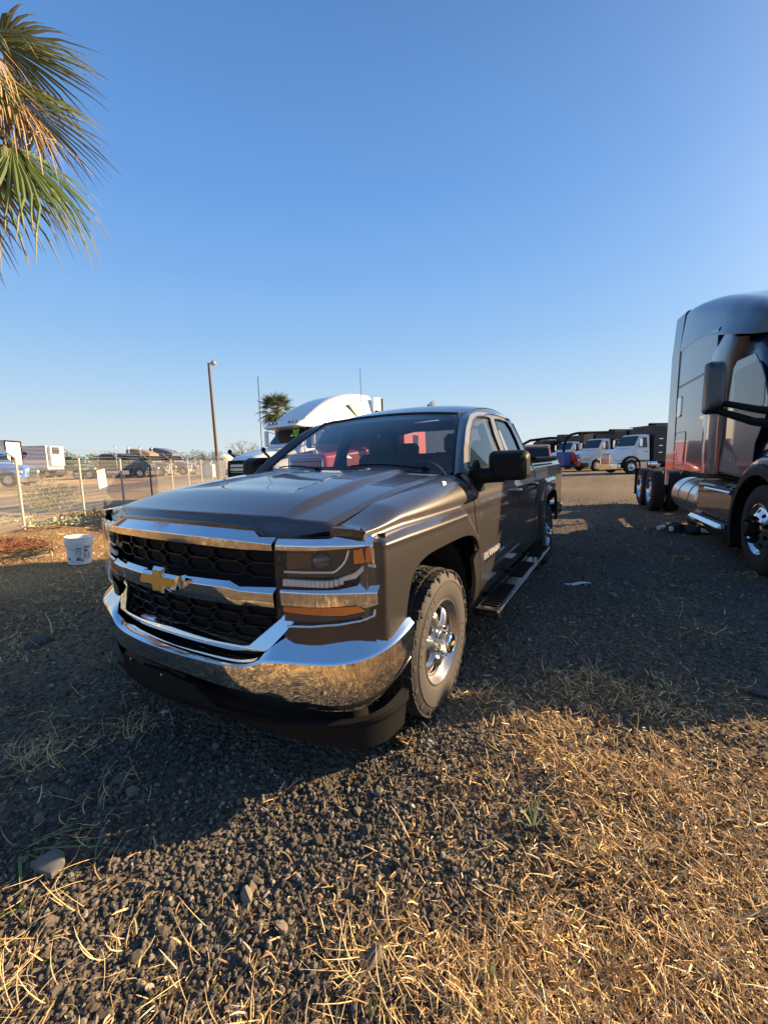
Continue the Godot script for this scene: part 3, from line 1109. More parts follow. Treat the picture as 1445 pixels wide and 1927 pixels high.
	var btop := [0, .588, .21, .590, .42, .580, .47, .583, .545, .610, .61, .664, .655, .690, .75, .697, .86, .702, 1.0, .712, 1.12, .722, 1.22, .728, 1.25, .722]
	var bbot := [0, .493, .157, .492, .33, .474, .50, .462, .645, .448, .70, .408, .74, .396, .92, .390, 1.12, .388, 1.21, .404, 1.25, .45]
	for side in 2:
		var edge: Array = btop if side == 0 else bbot
		var h := PackedVector2Array()
		for i in 26:
			var u := i * .05
			h.append(Vector2(u, lin(edge, u) - bumper_crease(u)))
		var q := PackedVector2Array()
		for i in range(25, -1, -1): q.append(h[i])
		for i in range(1, 26): q.append(Vector2(-h[i].x, h[i].y))
		q.append(Vector2(-1.25, 0))
		q.append(Vector2(1.25, 0))
		if side == 1: q.reverse()
		bu.panel(q, bumper_half.bind(1.0 if side == 0 else -1.0), Vector2(.022, .011), .03)
	part(T, "front_bumper", bu, chrome, 30)
	var va := M.new()
	va.panel(both_sides(V2([0, .455, .2, .440, .33, .362, .57, .350, .84, .350, 1.02, .368, 1.12, .380, 1.19, .396, 1.225, .40, 1.225, .228, 1.1, .218, .90, .232, .64, .272, .45, .305, .3, .315, 0, .318])), func(u, y):
		var p := plan(u, -.014 + .02 * sm(.8, 1.1, absf(u)) - .10 * maxf(0, .36 - y) + .012 * sm(.335, .345, y))
		return Vector3(p.x, y, p.y), Vector2(.04, .015), .03)
	part(T, "air_dam", va, mt("valance_plastic", Color(.012, .0118, .012), .5, 0, 0, .25))
	var va2 := M.new()
	va2.panel(both_sides(V2([0, .31, .6, .26, .95, .20, 1.21, .20, 1.23, .5, 0, .56])), func(u, y):
		var p := plan(u, -.12)
		return Vector3(p.x, y, p.y), Vector2(.08, .1))
	part(T, "air_dam_backing", va2, void_m)
	var pb := M.new()
	pb.panel(V2([-.42, .36, -.38, .318, .10, .318, .14, .36, .12, .452, .10, .462, -.38, .462, -.41, .452]), func(x, y): return fascia(x, y, .085 - .02 * sm(.43, .45, y)), Vector2(.06, .02), .06)
	var plate := part(T, "plate_bracket", pb, black)
	for x in [-.30, -.02]:
		var sc := M.new()
		sc.lathe(fascia(x, .435, .085), Vector3(0, 0, 1), [Vector2(.008, 0), Vector2(.008, .008), Vector2(0, .011)], 8)
		part(plate, "screw", sc, chrome)

	# wheels and the dark parts under the body
	for q in [[.853, 0.0, 1.0], [-.853, 0.0, -1.0], [.853, -3.645, 1.0], [-.853, -3.645, -1.0]]:
		tread_wheel(T, Vector3(q[0], .398, q[1]), q[2], true)
	var ub := M.new()
	ub.box(Vector3(0, .42, -1.9), Vector3(.95, .16, 5.3), .02)
	ub.box(Vector3(0, .80, .22), Vector3(1.12, .60, .95), .03)  # plain block in the engine bay, added to stop light passing through
	ub.box(Vector3(0, .52, -1.55), Vector3(1.84, .06, 2.0), .02)
	ub.cyl(Vector3(-.8, .40, 0), Vector3(.8, .40, 0), .05)
	ub.cyl(Vector3(-.8, .40, -3.645), Vector3(.8, .40, -3.645), .06)
	part(T, "chassis", ub, mt("underbody", Color.BLACK))
	var wl := M.new()
	for z in [0.0, -3.645]:
		for s in [-1.0, 1.0]:
			wl.lathe(Vector3(.56 * s, .40, z), Vector3(s, 0, 0), [Vector2(.0, 0), Vector2(.56, 0), Vector2(.56, .37)], 24, 0, TAU)
	part(T, "wheel_well", wl, void_m)
	var bd := M.new()
	bd.box(Vector3(0, .78, -3.69), Vector3(1.78, .04, 2.1), .01)
	for s in [-1.0, 1.0]: bd.box(Vector3(.90 * s, 1.08, -3.69), Vector3(.03, .60, 2.1), .01)
	bd.box(Vector3(0, 1.08, -2.65), Vector3(1.78, .6, .03), .01)
	part(T, "bed_liner", bd, black)
	var tg := M.new()
	tg.box(Vector3(0, 1.05, -4.73), Vector3(1.72, .66, .06), .02)
	part(T, "tailgate", tg, paint)
	var rbm := M.new()
	rbm.box(Vector3(0, .60, -4.86), Vector3(1.98, .2, .16), .04)
	part(T, "rear_bumper", rbm, chrome)
	for s in [-1.0, 1.0]:
		var tlp := M.new()
		tlp.box(Vector3(.92 * s, 1.05, -4.83), Vector3(.10, .46, .05), .02)
		part(T, "tail_light", tlp, mt("red_lamp", Color.BLACK))
	# inside
	var da := M.new()
	da.loft([ring(0, .86, .84, 1.0, 1.28, .03, .05), ring(-.25, .88, .84, .9, 1.285, .03, .06), ring(-.50, .88, .80, .8, 1.24, .03, .08), ring(-.56, .86, .76, .8, 1.12, .03, .05)])
	var dm := M.new()
	dm.add(da, Transform3D(Basis.IDENTITY, Vector3(0, 0, -.42)))
	part(T, "dashboard", dm, mt("interior", Color.BLACK))
	var swm := M.new()
	var sc0 := Vector3(.40, 1.21, -1.05)
	var sax := Vector3(0, .42, -1).normalized()
	var su1 := Vector3.RIGHT
	var sv1 := sax.cross(su1)
	var cir := []
	for i in 29: cir.append(sc0 + (su1 * cos(TAU * i / 28.0) + sv1 * sin(TAU * i / 28.0)) * .19)
	swm.tube(cir, .016, 8, false)
	swm.box(sc0, Vector3(.36, .035, .03), .01, Basis(su1, sv1, su1.cross(sv1)))
	swm.cyl(sc0 + Vector3(0, -.02, .03), sc0 - sax * .25, .05)
	part(T, "steering_wheel", swm, mt("interior", Color.BLACK))
	for q in [[.42, -1.45, 1.0], [-.42, -1.45, 1.0], [0.0, -2.28, 2.6]]:
		var se := M.new()
		se.box(Vector3(q[0], .80, q[1] + .12), Vector3(.52 * q[2], .18, .52 if q[2] < 2 else .3), .05)
		se.box(Vector3(q[0], 1.14, q[1] - .2 if q[2] < 2 else -2.42), Vector3(.50 * q[2], .66, .14), .05, Basis(Vector3.RIGHT, -.22 if q[2] < 2 else -.1))
		var seat := part(T, "seat", se, mt("interior_grey", Color.BLACK))
		for hx in ([0.0] if q[2] < 2 else [-.45, .45]):
			var hr := M.new()
			hr.box(Vector3(q[0] + hx, 1.545 if q[2] < 2 else 1.50, q[1] - .30 if q[2] < 2 else -2.44), Vector3(.27, .19, .10), .04)
			hr.cyl(Vector3(q[0] + hx - .06, 1.42, q[1] - .28 if q[2] < 2 else -2.44), Vector3(q[0] + hx - .06, 1.5, q[1] - .30 if q[2] < 2 else -2.44), .007, 6)
			hr.cyl(Vector3(q[0] + hx + .06, 1.42, q[1] - .28 if q[2] < 2 else -2.44), Vector3(q[0] + hx + .06, 1.5, q[1] - .30 if q[2] < 2 else -2.44), .007, 6)
			part(seat, "headrest", hr, mt("interior_grey", Color.BLACK))
	var rv := M.new()
	rv.box(Vector3(0, 1.655, -1.06), Vector3(.25, .065, .03), .014, Basis(Vector3.UP, .15))
	rv.tube([Vector3(0, 1.665, -1.05), Vector3(0, 1.72, -1.08)], .012, 6)
	part(T, "rear_view_mirror", rv, black)
	for s in [-1.0, 1.0]:
		var tr := M.new()
		tr.panel(V2([-.65, .55, -2.5, .55, -2.5, 1.30, -1.6, 1.30, -.5, 1.32]), func(z, y): return Vector3((side_w(z, y) - .07) * s, y, z), Vector2(.3, .2))
		part(T, "door_trim", tr, mt("interior", Color.BLACK))
		var bpl := M.new()
		bpl.tube([Vector3(.86 * s, 1.28, -1.52), Vector3(.69 * s, 1.76, -1.52)], .045, 8)
		part(T, "door_pillar_trim", bpl, mt("interior", Color.BLACK))
	# lettering on the front door and the small sticker by the windshield
	var tx := letters("S I L V E R A D O", .040, .010, "Droid Sans", 600)
	var to := part(T, "door_lettering", tx, mt("letter_silver", Color(.66, .65, .62), .3, .3))
	to.transform = Transform3D(Basis(Vector3(0, 0, -1), Vector3(0, 1, 0), Vector3(1, 0, 0)).scaled(Vector3(1, 1, 1)), Vector3(side_w(-.9, .725) + .003, .725, -.90))
	var sk := M.new()
	sk.extr(rrect(-.026, -.016, .026, .016, .003), face(fender_f(-.17, 1.275) + Vector3(.0025, .0015, 0), Vector3(0, -.08, -1), Vector3(-.32, .95, 0)), .0008)
	part(T, "sticker", sk, mt("paper", Color(.7, .7, .66), .7))


# ---------------------------------------------------------------- trucks
func truck_wheel(parent: Node3D, at: Vector3, side: float, kind := "steer", r := .515, n := 40) -> void:
	var ax := Vector3(side, 0, 0)
	var o := at - ax * .14
	var ty := M.new()
	var rr := r / .515
	ty.lathe(o, ax, [Vector2(.285 * rr, .02), Vector2(.33 * rr, .005), Vector2(.42 * rr, .0), Vector2(.49 * rr, .02), Vector2(r - .004, .035), Vector2(r, .06), Vector2(r - .012, .064), Vector2(r - .012, .076), Vector2(r, .080), Vector2(r, .115), Vector2(r - .012, .119), Vector2(r - .012, .131), Vector2(r, .135), Vector2(r, .17), Vector2(r - .012, .174), Vector2(r - .012, .186), Vector2(r, .19), Vector2(r, .22), Vector2(r - .012, .224), Vector2(r - .004, .245), Vector2(.49 * rr, .262), Vector2(.44 * rr, .278), Vector2(.38 * rr, .282), Vector2(.33 * rr, .275), Vector2(.285 * rr, .258)], n)
	var w := part(parent, "wheel", ty, mt("rubber", Color.BLACK), 30)
	var rm := M.new()
	if kind == "steer":
		rm.lathe(o, ax, [Vector2(.27 * rr, .10), Vector2(.285 * rr, .25), Vector2(.300 * rr, .262), Vector2(.300 * rr, .270), Vector2(.290 * rr, .272), Vector2(.278 * rr, .255), Vector2(.268 * rr, .236)], n)
		part(w, "rim", rm, mt("polished", Color.BLACK), 30)
		var fc := M.new()
		for k in 10:
			var a0 := TAU * k / 10
			var outer := PackedVector2Array()
			for i in 5: outer.append(Vector2(a0 + TAU / 10 * i / 4.0, .10 * rr))
			for i in 5: outer.append(Vector2(a0 + TAU / 10 * (4 - i) / 4.0, .27 * rr))
			var hole := PackedVector2Array()
			for i in 10: hole.append(Vector2(a0 + TAU / 20 + cos(TAU * i / 10) * .13, (.212 + sin(TAU * i / 10) * .022) * rr))
			var f := func(a: float, q: float) -> Vector3: return o + ax * (.245 + .060 * sm(.27 * rr, .14 * rr, q)) + Vector3(0, sin(a), cos(a) * side) * q
			fc.panel(outer, f, Vector2(.16, .04), .02, hole)
		part(w, "wheel_face", fc, mt("wheel_alloy", Color(.7, .7, .7), .2, 1.0), 30)
		var dk := M.new()
		dk.lathe(o, ax, [Vector2(.27 * rr, .15), Vector2(0, .151)], 20)
		part(w, "brake_drum", dk, mt("void", Color.BLACK))
		var hb := M.new()
		hb.lathe(o, ax, [Vector2(.115, .29), Vector2(.112, .315), Vector2(.085, .325), Vector2(.08, .37), Vector2(.06, .385), Vector2(0, .387)], 20)
		part(w, "hub_cap", hb, mt("black_plastic", Color.BLACK))
		for k in 10:
			var a := TAU * k / 10.0
			var nt := M.new()
			nt.lathe(o + Vector3(0, sin(a), cos(a)) * .142 * rr, ax, [Vector2(.020, .295), Vector2(.019, .35), Vector2(.012, .357), Vector2(0, .358)], 8)
			part(w, "lug_nut", nt, mt("black_plastic", Color.BLACK))
	elif kind == "drive":
		rm.lathe(o, ax, [Vector2(.27 * rr, .04), Vector2(.285 * rr, .252), Vector2(.300 * rr, .264), Vector2(.300 * rr, .270), Vector2(.290 * rr, .272), Vector2(.272 * rr, .245), Vector2(.262 * rr, .12), Vector2(.22 * rr, .10), Vector2(.14, .095), Vector2(.13, .11), Vector2(.12, .22), Vector2(.09, .25), Vector2(0, .252)], n)
		part(w, "rim", rm, mt("polished", Color.BLACK), 30)
	else:
		rm.lathe(o, ax, [Vector2(.285 * rr, .25), Vector2(.298 * rr, .262), Vector2(.296 * rr, .270), Vector2(.27 * rr, .25), Vector2(.22 * rr, .235), Vector2(.15, .275), Vector2(.10, .285), Vector2(.08, .34), Vector2(0, .345)], n)
		part(w, "rim", rm, mt("aluminium", Color.BLACK), 30)


func cut(p: Array, s: float) -> PackedVector2Array:
	var v := V2(p)
	if s > 0: return v
	for i in v.size(): v[i].x = -v[i].x
	return v


# a flat outline in (z, y) on the flank x, thickness outwards
func flank(m: M, p: PackedVector2Array, x: float, d: float, bv := 0.0) -> void:
	var s := signf(x)
	m.extr(p, Transform3D(Basis(Vector3(0, 0, 1), Vector3(0, 1, 0), Vector3(s, 0, 0)), Vector3(x, 0, 0)), d, bv)


func arch(m: M, z0: float, y0: float, r0: float, r1: float, x0: float, x1: float, a0: float, a1: float, n := 14) -> void:
	var rings := []
	for i in n + 1:
		var a := deg_to_rad(lerpf(a0, a1, float(i) / n))
		var d := Vector3(0, sin(a), cos(a))
		var c := Vector3(0, y0, z0)
		rings.append(PackedVector3Array([c + d * r0 + Vector3(x0, 0, 0), c + d * r0 + Vector3(x1, 0, 0), c + d * (r1 - .05) + Vector3(x1, 0, 0), c + d * (r1 - .015) + Vector3(lerpf(x1, x0, .05), 0, 0), c + d * r1 + Vector3(lerpf(x1, x0, .14), 0, 0), c + d * r1 + Vector3(x0, 0, 0)]))
	m.loft(rings)


# a conventional truck facing +z with its bumper at z = 0
func tractor(T: Node3D, c: Dictionary) -> void:
	var paint: Material = c.paint
	var dark := mt("black_plastic", Color.BLACK)
	var under := mt("underbody", Color.BLACK)
	var hl: float = c.get("hood", 1.8)
	var h0: float = c.get("h0", 1.55)
	var h1: float = c.get("h1", 1.85)
	var ch: float = c.get("cab_h", 2.75)
	var cl: float = c.get("cab", 1.35)
	var sl: float = c.get("sleeper", 0.0)
	var sh: float = c.get("roof", 4.0)
	var classic: bool = c.get("classic", false)
	var axle: float = -c.get("axle", 1.05)
	var far: bool = c.get("far", false)
	var nw := 20 if far else 32
	var bright: Material = c.get("bright", mt("polished", Color.BLACK))
	var wk: float = c.get("width", 1.0)
	# hood
	var ho := M.new()
	if classic:
		ho.loft([ring(-.16, .60, .56, .62, h0 - .03, .03, .10), ring(-.20, .63, .60, .62, h0, .03, .11), ring(-hl * .6, .80, .76, .8, lerpf(h0, h1, .5), .05, .13), ring(-hl - .1, .98, .93, .9, h1, .05, .15)])
	else:
		ho.loft([ring(-.10, .60, .55, .72, h0 - .30, .05, .12), ring(-.16, .74, .66, .70, h0 - .12, .05, .16), ring(-.34, .90, .80, .70, h0, .05, .24), ring(-hl * .55, 1.06, .90, .85, lerpf(h0, h1, .6), .05, .30), ring(-hl - .1, 1.10, .98, .9, h1, .05, .30)])
	var hood := part(T, "hood", ho, paint, 40)
	# grille and its bars
	var gw: float = .50 if classic else c.get("grille_w", .52)
	var gz: float = -.125 if classic else -.045
	var gy1: float = h0 - (.10 if classic else .16)
	var gr := M.new()
	gr.extr(rrect(-gw, .66, gw, gy1, .08), face(Vector3(0, 0, gz - .02), Vector3.RIGHT, Vector3(0, 1, -.06)), .03, .006)
	var grille := part(T, "grille", gr, c.get("grille", dark))
	var gf := M.new()
	var lp := []
	for p in rrect(-gw, .66, gw, gy1, .08): lp.append(Vector3(p.x, p.y, gz - p.y * .04 + .01))
	lp.append(lp[0])
	gf.tube(lp, .028, 6, false)
	part(grille, "grille_frame", gf, c.get("grille_frame", bright))
	if c.get("upright", false):
		var k := 8
		for i in k:
			var b := M.new()
			b.box(Vector3(lerpf(-gw + .08, gw - .08, i / float(k - 1)), (gy1 + .66) / 2, gz), Vector3(.05, gy1 - .74, .035), .008)
			part(grille, "grille_bar", b, bright)
	else:
		var k := 6
		for i in k:
			var b := M.new()
			b.box(Vector3(0, lerpf(.74, gy1 - .08, i / float(k - 1)), gz - .02), Vector3(gw * 1.86, .032, .05), .008)
			part(grille, "grille_bar", b, c.get("bar", dark))
	# bumper
	var bu := M.new()
	bu.loft([ring(-.42, 1.22 * wk, 1.22 * wk, .34, .70, .05, .05), ring(-.12, 1.17 * wk, 1.17 * wk, .32, .72, .05, .06), ring(0, .85, .85, .32, .72, .05, .06)])
	part(T, "bumper", bu, c.get("bumper", bright))
	for s in [-1.0, 1.0]:
		# fenders, lamps
		var fe := M.new()
		arch(fe, axle, .55, .62, .74, .74 * s, 1.21 * s, -12, 196)
		if classic: fe.box(Vector3(.92 * s, .93, axle + .78), Vector3(.5, .3, .25), .08)
		part(T, "fender", fe, paint if not c.get("dark_arch", false) else dark, 45)
		var la := M.new()
		if classic: la.box(Vector3(.92 * s, 1.02, -.14), Vector3(.34, .24, .2), .05)
		else: la.loft([ring(-.62, .07, .05, -.07, .10, .02, .03), ring(-.26, .13, .12, -.10, .11, .03, .04), ring(-.22, .08, .08, -.06, .08, .03, .04)])
		var lm := M.new()
		lm.add(la, Transform3D.IDENTITY if classic else Transform3D(Basis(Vector3.UP, -.45 * s), Vector3(.84 * s, 1.08, -.02)))
		part(T, "headlight", lm, mt("lamp_clear", Color(.62, .63, .63), .15, .3, .5))
	# cab
	var cab := M.new()
	var z0 := -hl
	cab.loft([ring(z0 - cl, 1.13, .98, .95, ch, .06, .16), ring(z0 - .62, 1.13, .98, .95, ch, .06, .16), ring(z0 - .50, 1.12, .96, .95, ch - .06, .06, .16), ring(z0 - .02, 1.10, 1.04, .95, h1 + .06, .06, .12), ring(z0 + .05, 1.08, 1.0, .95, h1 - .05, .06, .12)])
	var cabn := part(T, "cab", cab, paint, 40)
	var gl: Material = glass("far_glass", Color.BLACK, 0)
	var bk := M.new()
	var upv := Vector3(0, ch - .08 - (h1 + .06), -.48).normalized()
	var len := Vector2(ch - .08 - (h1 + .06), .48).length()
	bk.extr(V2([-.98, .06, -.5, .03, .5, .03, .98, .06, .86, len - .06, .5, len - .03, -.5, len - .03, -.86, len - .06]), face(Vector3(0, h1 + .07, z0 - .005), Vector3.RIGHT, upv), .012, .004)
	part(T, "windshield", bk, c.get("glass", gl))
	var dv := M.new()
	if classic:
		dv.box(Vector3(0, h1 + .06, z0), Vector3.ZERO)
		dv.extr(V2([-.02, .03, .02, .03, .02, len - .03, -.02, len - .03]), face(Vector3(0, h1 + .07, z0), Vector3.RIGHT, upv), .02)
		part(T, "windshield_divider", dv, dark)
	for s in [-1.0, 1.0]:
		var sw := M.new()
		var wx := 1.015
		var q := Transform3D(Basis(Vector3(0, 0, 1), Vector3(-.15 * s / (ch - .95) * 1.0, 1, 0).normalized(), Vector3(s, .09, 0).normalized()), Vector3(1.132 * s, .95, 0))
		sw.extr(V2([z0 - .30, h1 - .98, z0 - .34, h1 - .75, z0 - .58, ch - 1.18, z0 - cl + .22, ch - 1.16, z0 - cl + .16, h1 - .98]), q, .012, .004)
		var dr := M.new()
		dr.extr(V2([z0 - .10, .1, z0 - .14, h1 - 1.0, z0 - .20, h1 - .75, z0 - .55, ch - 1.08, z0 - cl + .10, ch - 1.06, z0 - cl + .06, .1]), q, .006)
		var door := part(T, "door", dr, paint)
		part(door, "window", sw, gl)
		var hd := M.new()
		hd.box(Vector3(1.135 * s, h1 - .32, z0 - cl + .28), Vector3(.03, .05, .16), .01)
		part(door, "handle", hd, bright if not far else dark)
		# mirrors
		var mi := M.new()
		mi.box(Vector3(1.42 * s, h1 + .32, z0 - .22), Vector3(.20, .62, .13), .05)
		mi.tube([Vector3(1.05 * s, h1 + .05, z0 - .25), Vector3(1.42 * s, h1 + .02, z0 - .22)], .022, 6)
		mi.tube([Vector3(1.0 * s, ch - .25, z0 - .35), Vector3(1.42 * s, h1 + .62, z0 - .22)], .018, 6)
		part(T, "mirror", mi, c.get("mirror", dark))
		# tank, steps
		var tk := M.new()
		var tz: float = z0 - .05
		tk.cyl(Vector3(.93 * s, .66, tz - 1.0), Vector3(.93 * s, .66, tz - .2 - 1.0 - (1.3 if sl > 0 else .6)), .29, 20, -1, .03)
		var tank := part(T, "fuel_tank", tk, c.get("tank", bright))
		for e in [1.2, 1.9]:
			if sl > 0 or e < 1.5:
				var sp := M.new()
				sp.lathe(Vector3(.93 * s, .66, tz - e - .03), Vector3(0, 0, 1), [Vector2(.292, 0), Vector2(.298, .0), Vector2(.298, .06), Vector2(.292, .06)], 20)
				part(tank, "strap", sp, mt("steel", Color.BLACK))
		var se := M.new()
		se.box(Vector3(.98 * s, .62, tz - .52), Vector3(.38, .5, .9), .04)
		se.box(Vector3(1.08 * s, .42, tz - .52), Vector3(.26, .06, .86), .015)
		part(T, "step", se, c.get("step", bright))
	if c.get("visor", true):
		var vi := M.new()
		vi.extr(V2([-1.0, 0, 1.0, 0, .93, .20, -.93, .20]), face(Vector3(0, ch - .14, z0 - .33), Vector3.RIGHT, Vector3(0, .55, -.3)), .025, .006)
		part(T, "visor", vi, paint)
	for i in 5:
		var x: float = [-.82, -.16, 0, .16, .82][i]
		var ml := M.new()
		var mz := z0 - .72
		ml.loft([ring(mz, .05, .02, ch - .03, ch + .055, .005, .02), ring(mz + .10, .03, .012, ch - .03, ch + .015, .003, .008)])
		var mm := M.new()
		mm.add(ml, Transform3D(Basis.IDENTITY, Vector3(x, -.01 if i % 4 else -.035, 0)))
		if c.get("markers", true): part(T, "marker_light", mm, mt("amber", Color.BLACK))
	# sleeper and roof
	var back := z0 - cl - sl
	if sl > 0.0:
		var sm_ := M.new()
		sm_.loft([ring(back, 1.20, 1.16, .95, minf(ch, sh - .15), .05, .12), ring(z0 - cl + .04, 1.20, 1.16, .95, minf(ch, sh - .15), .05, .12)])
		var slp := part(T, "sleeper", sm_, c.get("sleeper_paint", paint), 40)
		if c.get("roof_front", 0.0) > 0.0:
			var rf := M.new()
			var rings := []
			var zf: float = z0 - c.roof_front
			for i in 13:
				var t := i / 12.0
				var z := lerpf(zf, back, t)
				var top := lerpf(ch + .16, sh, 1.0 - pow(1.0 - clampf(t * 1.12, 0, 1), 2.1))
				rings.append(ring(z, lerpf(1.02, 1.20, sm(0, .3, t)), lerpf(.90, 1.05, t), ch - .10, top, .03, lerpf(.10, .42, sm(0, .5, t)), 6))
			rf.loft(rings)
			part(T, "roof_fairing", rf, c.get("roof_paint", paint), 40)
		var sw2 := M.new()
		for s in [-1.0, 1.0]: flank(sw2, rrect(z0 - cl - sl * .62, ch - .75, z0 - cl - sl * .38, ch - .45, .05), 1.175 * s, .012, .004)
		part(slp, "window", sw2, gl)
	# chassis and wheels
	var fr := M.new()
	var rear: float = c.get("rear", back - 1.9)
	for s in [-1.0, 1.0]: fr.box(Vector3(.43 * s, .80, (rear - .8 + axle) / 2 + .2), Vector3(.10, .28, absf(rear - .8 - axle) + .4), .01)
	fr.box(Vector3(0, .75, (axle + back) / 2), Vector3(1.3, .5, absf(axle - back)), .02)
	part(T, "frame", fr, under)
	var axles: Array = c.get("axles", [rear + .66, rear - .66])
	for s in [-1.0, 1.0]:
		truck_wheel(T, Vector3(1.04 * s, .515, axle), s, "far" if far else "steer", .515, nw)
		for z in axles:
			truck_wheel(T, Vector3(1.06 * s, .515, z), s, "far" if far else "drive", .515, nw)
			var inn := M.new()
			inn.cyl(Vector3(.90 * s, .515, z), Vector3(.62 * s, .515, z), .51, nw, -1, .04)
			part(T, "inner_tyre", inn, mt("rubber", Color.BLACK))
	if c.get("stacks", false):
		for s in [-1.0, 1.0]:
			var ex := M.new()
			ex.cyl(Vector3(1.16 * s, 1.0, z0 - cl + .02), Vector3(1.16 * s, c.get("stack_h", 3.6), z0 - cl + .02), .065, 12)
			ex.tube([Vector3(1.16 * s, c.get("stack_h", 3.6) - .02, z0 - cl + .02), Vector3(1.16 * s, c.get("stack_h", 3.6) + .12, z0 - cl), Vector3(1.16 * s, c.get("stack_h", 3.6) + .2, z0 - cl - .12)], .065, 12)
			part(T, "exhaust_stack", ex, mt("polished", Color.BLACK))


func make_blue_semi() -> void:
	var T := thing("semi_truck", "dark blue sleeper semi truck cut off by the right edge, in shadow", "semi truck", Vector3(4.34, 0, -4.29), deg_to_rad(7.3))
	var paint := mt("blue_paint", Color(.008, .015, .036), .30, .2, 1.0)
	var black := mt("black_plastic", Color.BLACK)
	var seam := mt("gloss_black", Color.BLACK)
	var pol := mt("polished", Color.BLACK)
	var ho := M.new()
	ho.loft([ring(1.12, .50, .45, .80, 1.32, .05, .15), ring(1.02, .70, .62, .75, 1.48, .05, .18), ring(.7, .92, .80, .75, 1.62, .05, .25), ring(0, 1.02, .88, .95, 1.86, .06, .34), ring(-.38, 1.06, .95, 1.0, 2.00, .06, .34)])
	part(T, "hood", ho, paint, 40)
	var bu := M.new()
	bu.loft([ring(.68, 1.20, 1.20, .30, .74, .05, .06), ring(1.02, 1.14, 1.14, .28, .76, .05, .08), ring(1.16, .8, .8, .28, .76, .05, .08)])
	part(T, "bumper", bu, paint)
	var gr := M.new()
	gr.extr(rrect(-.48, .72, .48, 1.30, .1), face(Vector3(0, 0, 1.10), Vector3.RIGHT, Vector3.UP), .05, .01)
	part(T, "grille", gr, pol)
	# cab with its raked windshield
	var cab := M.new()
	cab.loft([ring(-2.0, 1.17, 1.10, 1.10, 3.05, .05, .25), ring(-1.4, 1.17, 1.06, 1.10, 3.02, .05, .25), ring(-.95, 1.16, 1.0, 1.08, 2.92, .05, .24), ring(-.35, 1.13, 1.02, 1.05, 2.02, .05, .16), ring(-.25, 1.1, 1.0, 1.05, 1.95, .05, .14)])
	part(T, "cab", cab, paint, 45)
	var ws := M.new()
	ws.extr(V2([-.92, .05, 0, .0, .92, .05, .80, 1.02, 0, 1.06, -.80, 1.02]), face(Vector3(0, 1.99, -.315), Vector3.RIGHT, Vector3(0, .9, -.6)), .02, .006)
	part(T, "windshield", ws, glass("far_glass", Color.BLACK, 0))
	var sl := M.new()
	sl.loft([ring(-4.02, 1.185, 1.175, 1.08, 3.42, .03, .03), ring(-3.0, 1.195, 1.178, 1.08, 3.40, .03, .03), ring(-1.9, 1.20, 1.175, 1.08, 3.26, .03, .03)])
	var sleeper := part(T, "sleeper", sl, paint, 40)
	# roof fairing
	var rf := M.new()
	var rings := []
	for i in 17:
		var z := lerpf(-4.03, -.95, i / 16.0)
		var top := crv([-4.6, 4.16, -4.0, 4.13, -3.2, 4.04, -2.6, 3.90, -1.4, 3.46, -.95, 3.20], z)
		var bot := crv([-4.1, 3.38, -3.4, 3.38, -2.7, 3.34, -2.1, 3.22, -1.2, 3.0, -.9, 2.92], z)
		rings.append(ring(z, lerpf(1.185, .98, sm(-1.6, -.3, z)), lerpf(1.12, .90, sm(-1.8, -.3, z)), bot - .03, top, .01, lerpf(lerpf(.12, .32, sm(-3.9, -2.6, z)), .12, sm(-1.6, -.95, z)), 6))
	rf.loft(rings)
	part(T, "roof_fairing", rf, paint, 40)
	var rx := M.new()
	rx.loft([ring(-4.62, 1.18, 1.14, 3.40, 4.17, .01, .06, 6), ring(-4.045, 1.182, 1.13, 3.38, 4.145, .01, .08, 6)])
	part(T, "roof_extender", rx, paint, 40)
	for s in [-1.0, 1.0]:
		var ex := M.new()
		flank(ex, V2([-4.62, 1.04, -3.99, 1.08, -4.0, 3.34, -4.05, 3.40, -4.64, 3.42]), 1.160 * s, .022, .008)
		part(T, "side_extender", ex, paint)
		var rbs := M.new()
		rbs.box(Vector3(1.15 * s, 2.99, -4.655), Vector3(.03, .75, .02), .004)
		part(T, "rubber_edge", rbs, black)
		# fairing column between sleeper and door
		var cp := M.new()
		var rg := []
		for q in [[1.09, -2.28, -1.42, 1.225], [2.0, -2.34, -1.44, 1.225], [2.7, -2.26, -1.32, 1.215], [2.95, -2.16, -1.26, 1.185], [3.12, -2.06, -1.45, 1.14]]:
			var r := PackedVector3Array()
			r.append(Vector3(1.0 * s, q[0], q[1]))
			for k in 9:
				var a := PI * k / 8
				r.append(Vector3((1.12 + (q[3] - 1.12) * pow(sin(a), .6)) * s, q[0], lerpf(q[1], q[2], .5 - .5 * cos(a))))
			r.append(Vector3(1.0 * s, q[0], q[2]))
			rg.append(r)
		cp.loft(rg)
		part(T, "cab_side_fairing", cp, paint, 50)
		# door, window
		var dr := M.new()
		flank(dr, V2([-1.40, 1.12, -1.42, 1.9, -1.28, 2.55, -1.16, 2.62, -.62, 2.60, -.36, 2.36, -.16, 2.02, -.14, 1.86, -.40, 1.50, -.42, 1.12]), 1.132 * s, .014, .004)
		var door := part(T, "door", dr, paint)
		var wi := M.new()
		flank(wi, V2([-1.14, 1.96, -1.20, 2.44, -1.14, 2.50, -.55, 2.49, -.42, 2.44, -.27, 2.24, -.24, 1.98, -.28, 1.93]), 1.145 * s, .006, .002)
		part(door, "window", wi, glass("semi_side_glass", Color(.16, .19, .19), .75, .04))
		var hn := M.new()
		hn.box(Vector3(1.155 * s, 1.29, -1.20), Vector3(.03, .05, .20), .012)
		part(door, "handle", hn, pol)
		# seams, vent, luggage door
		var sg := M.new()
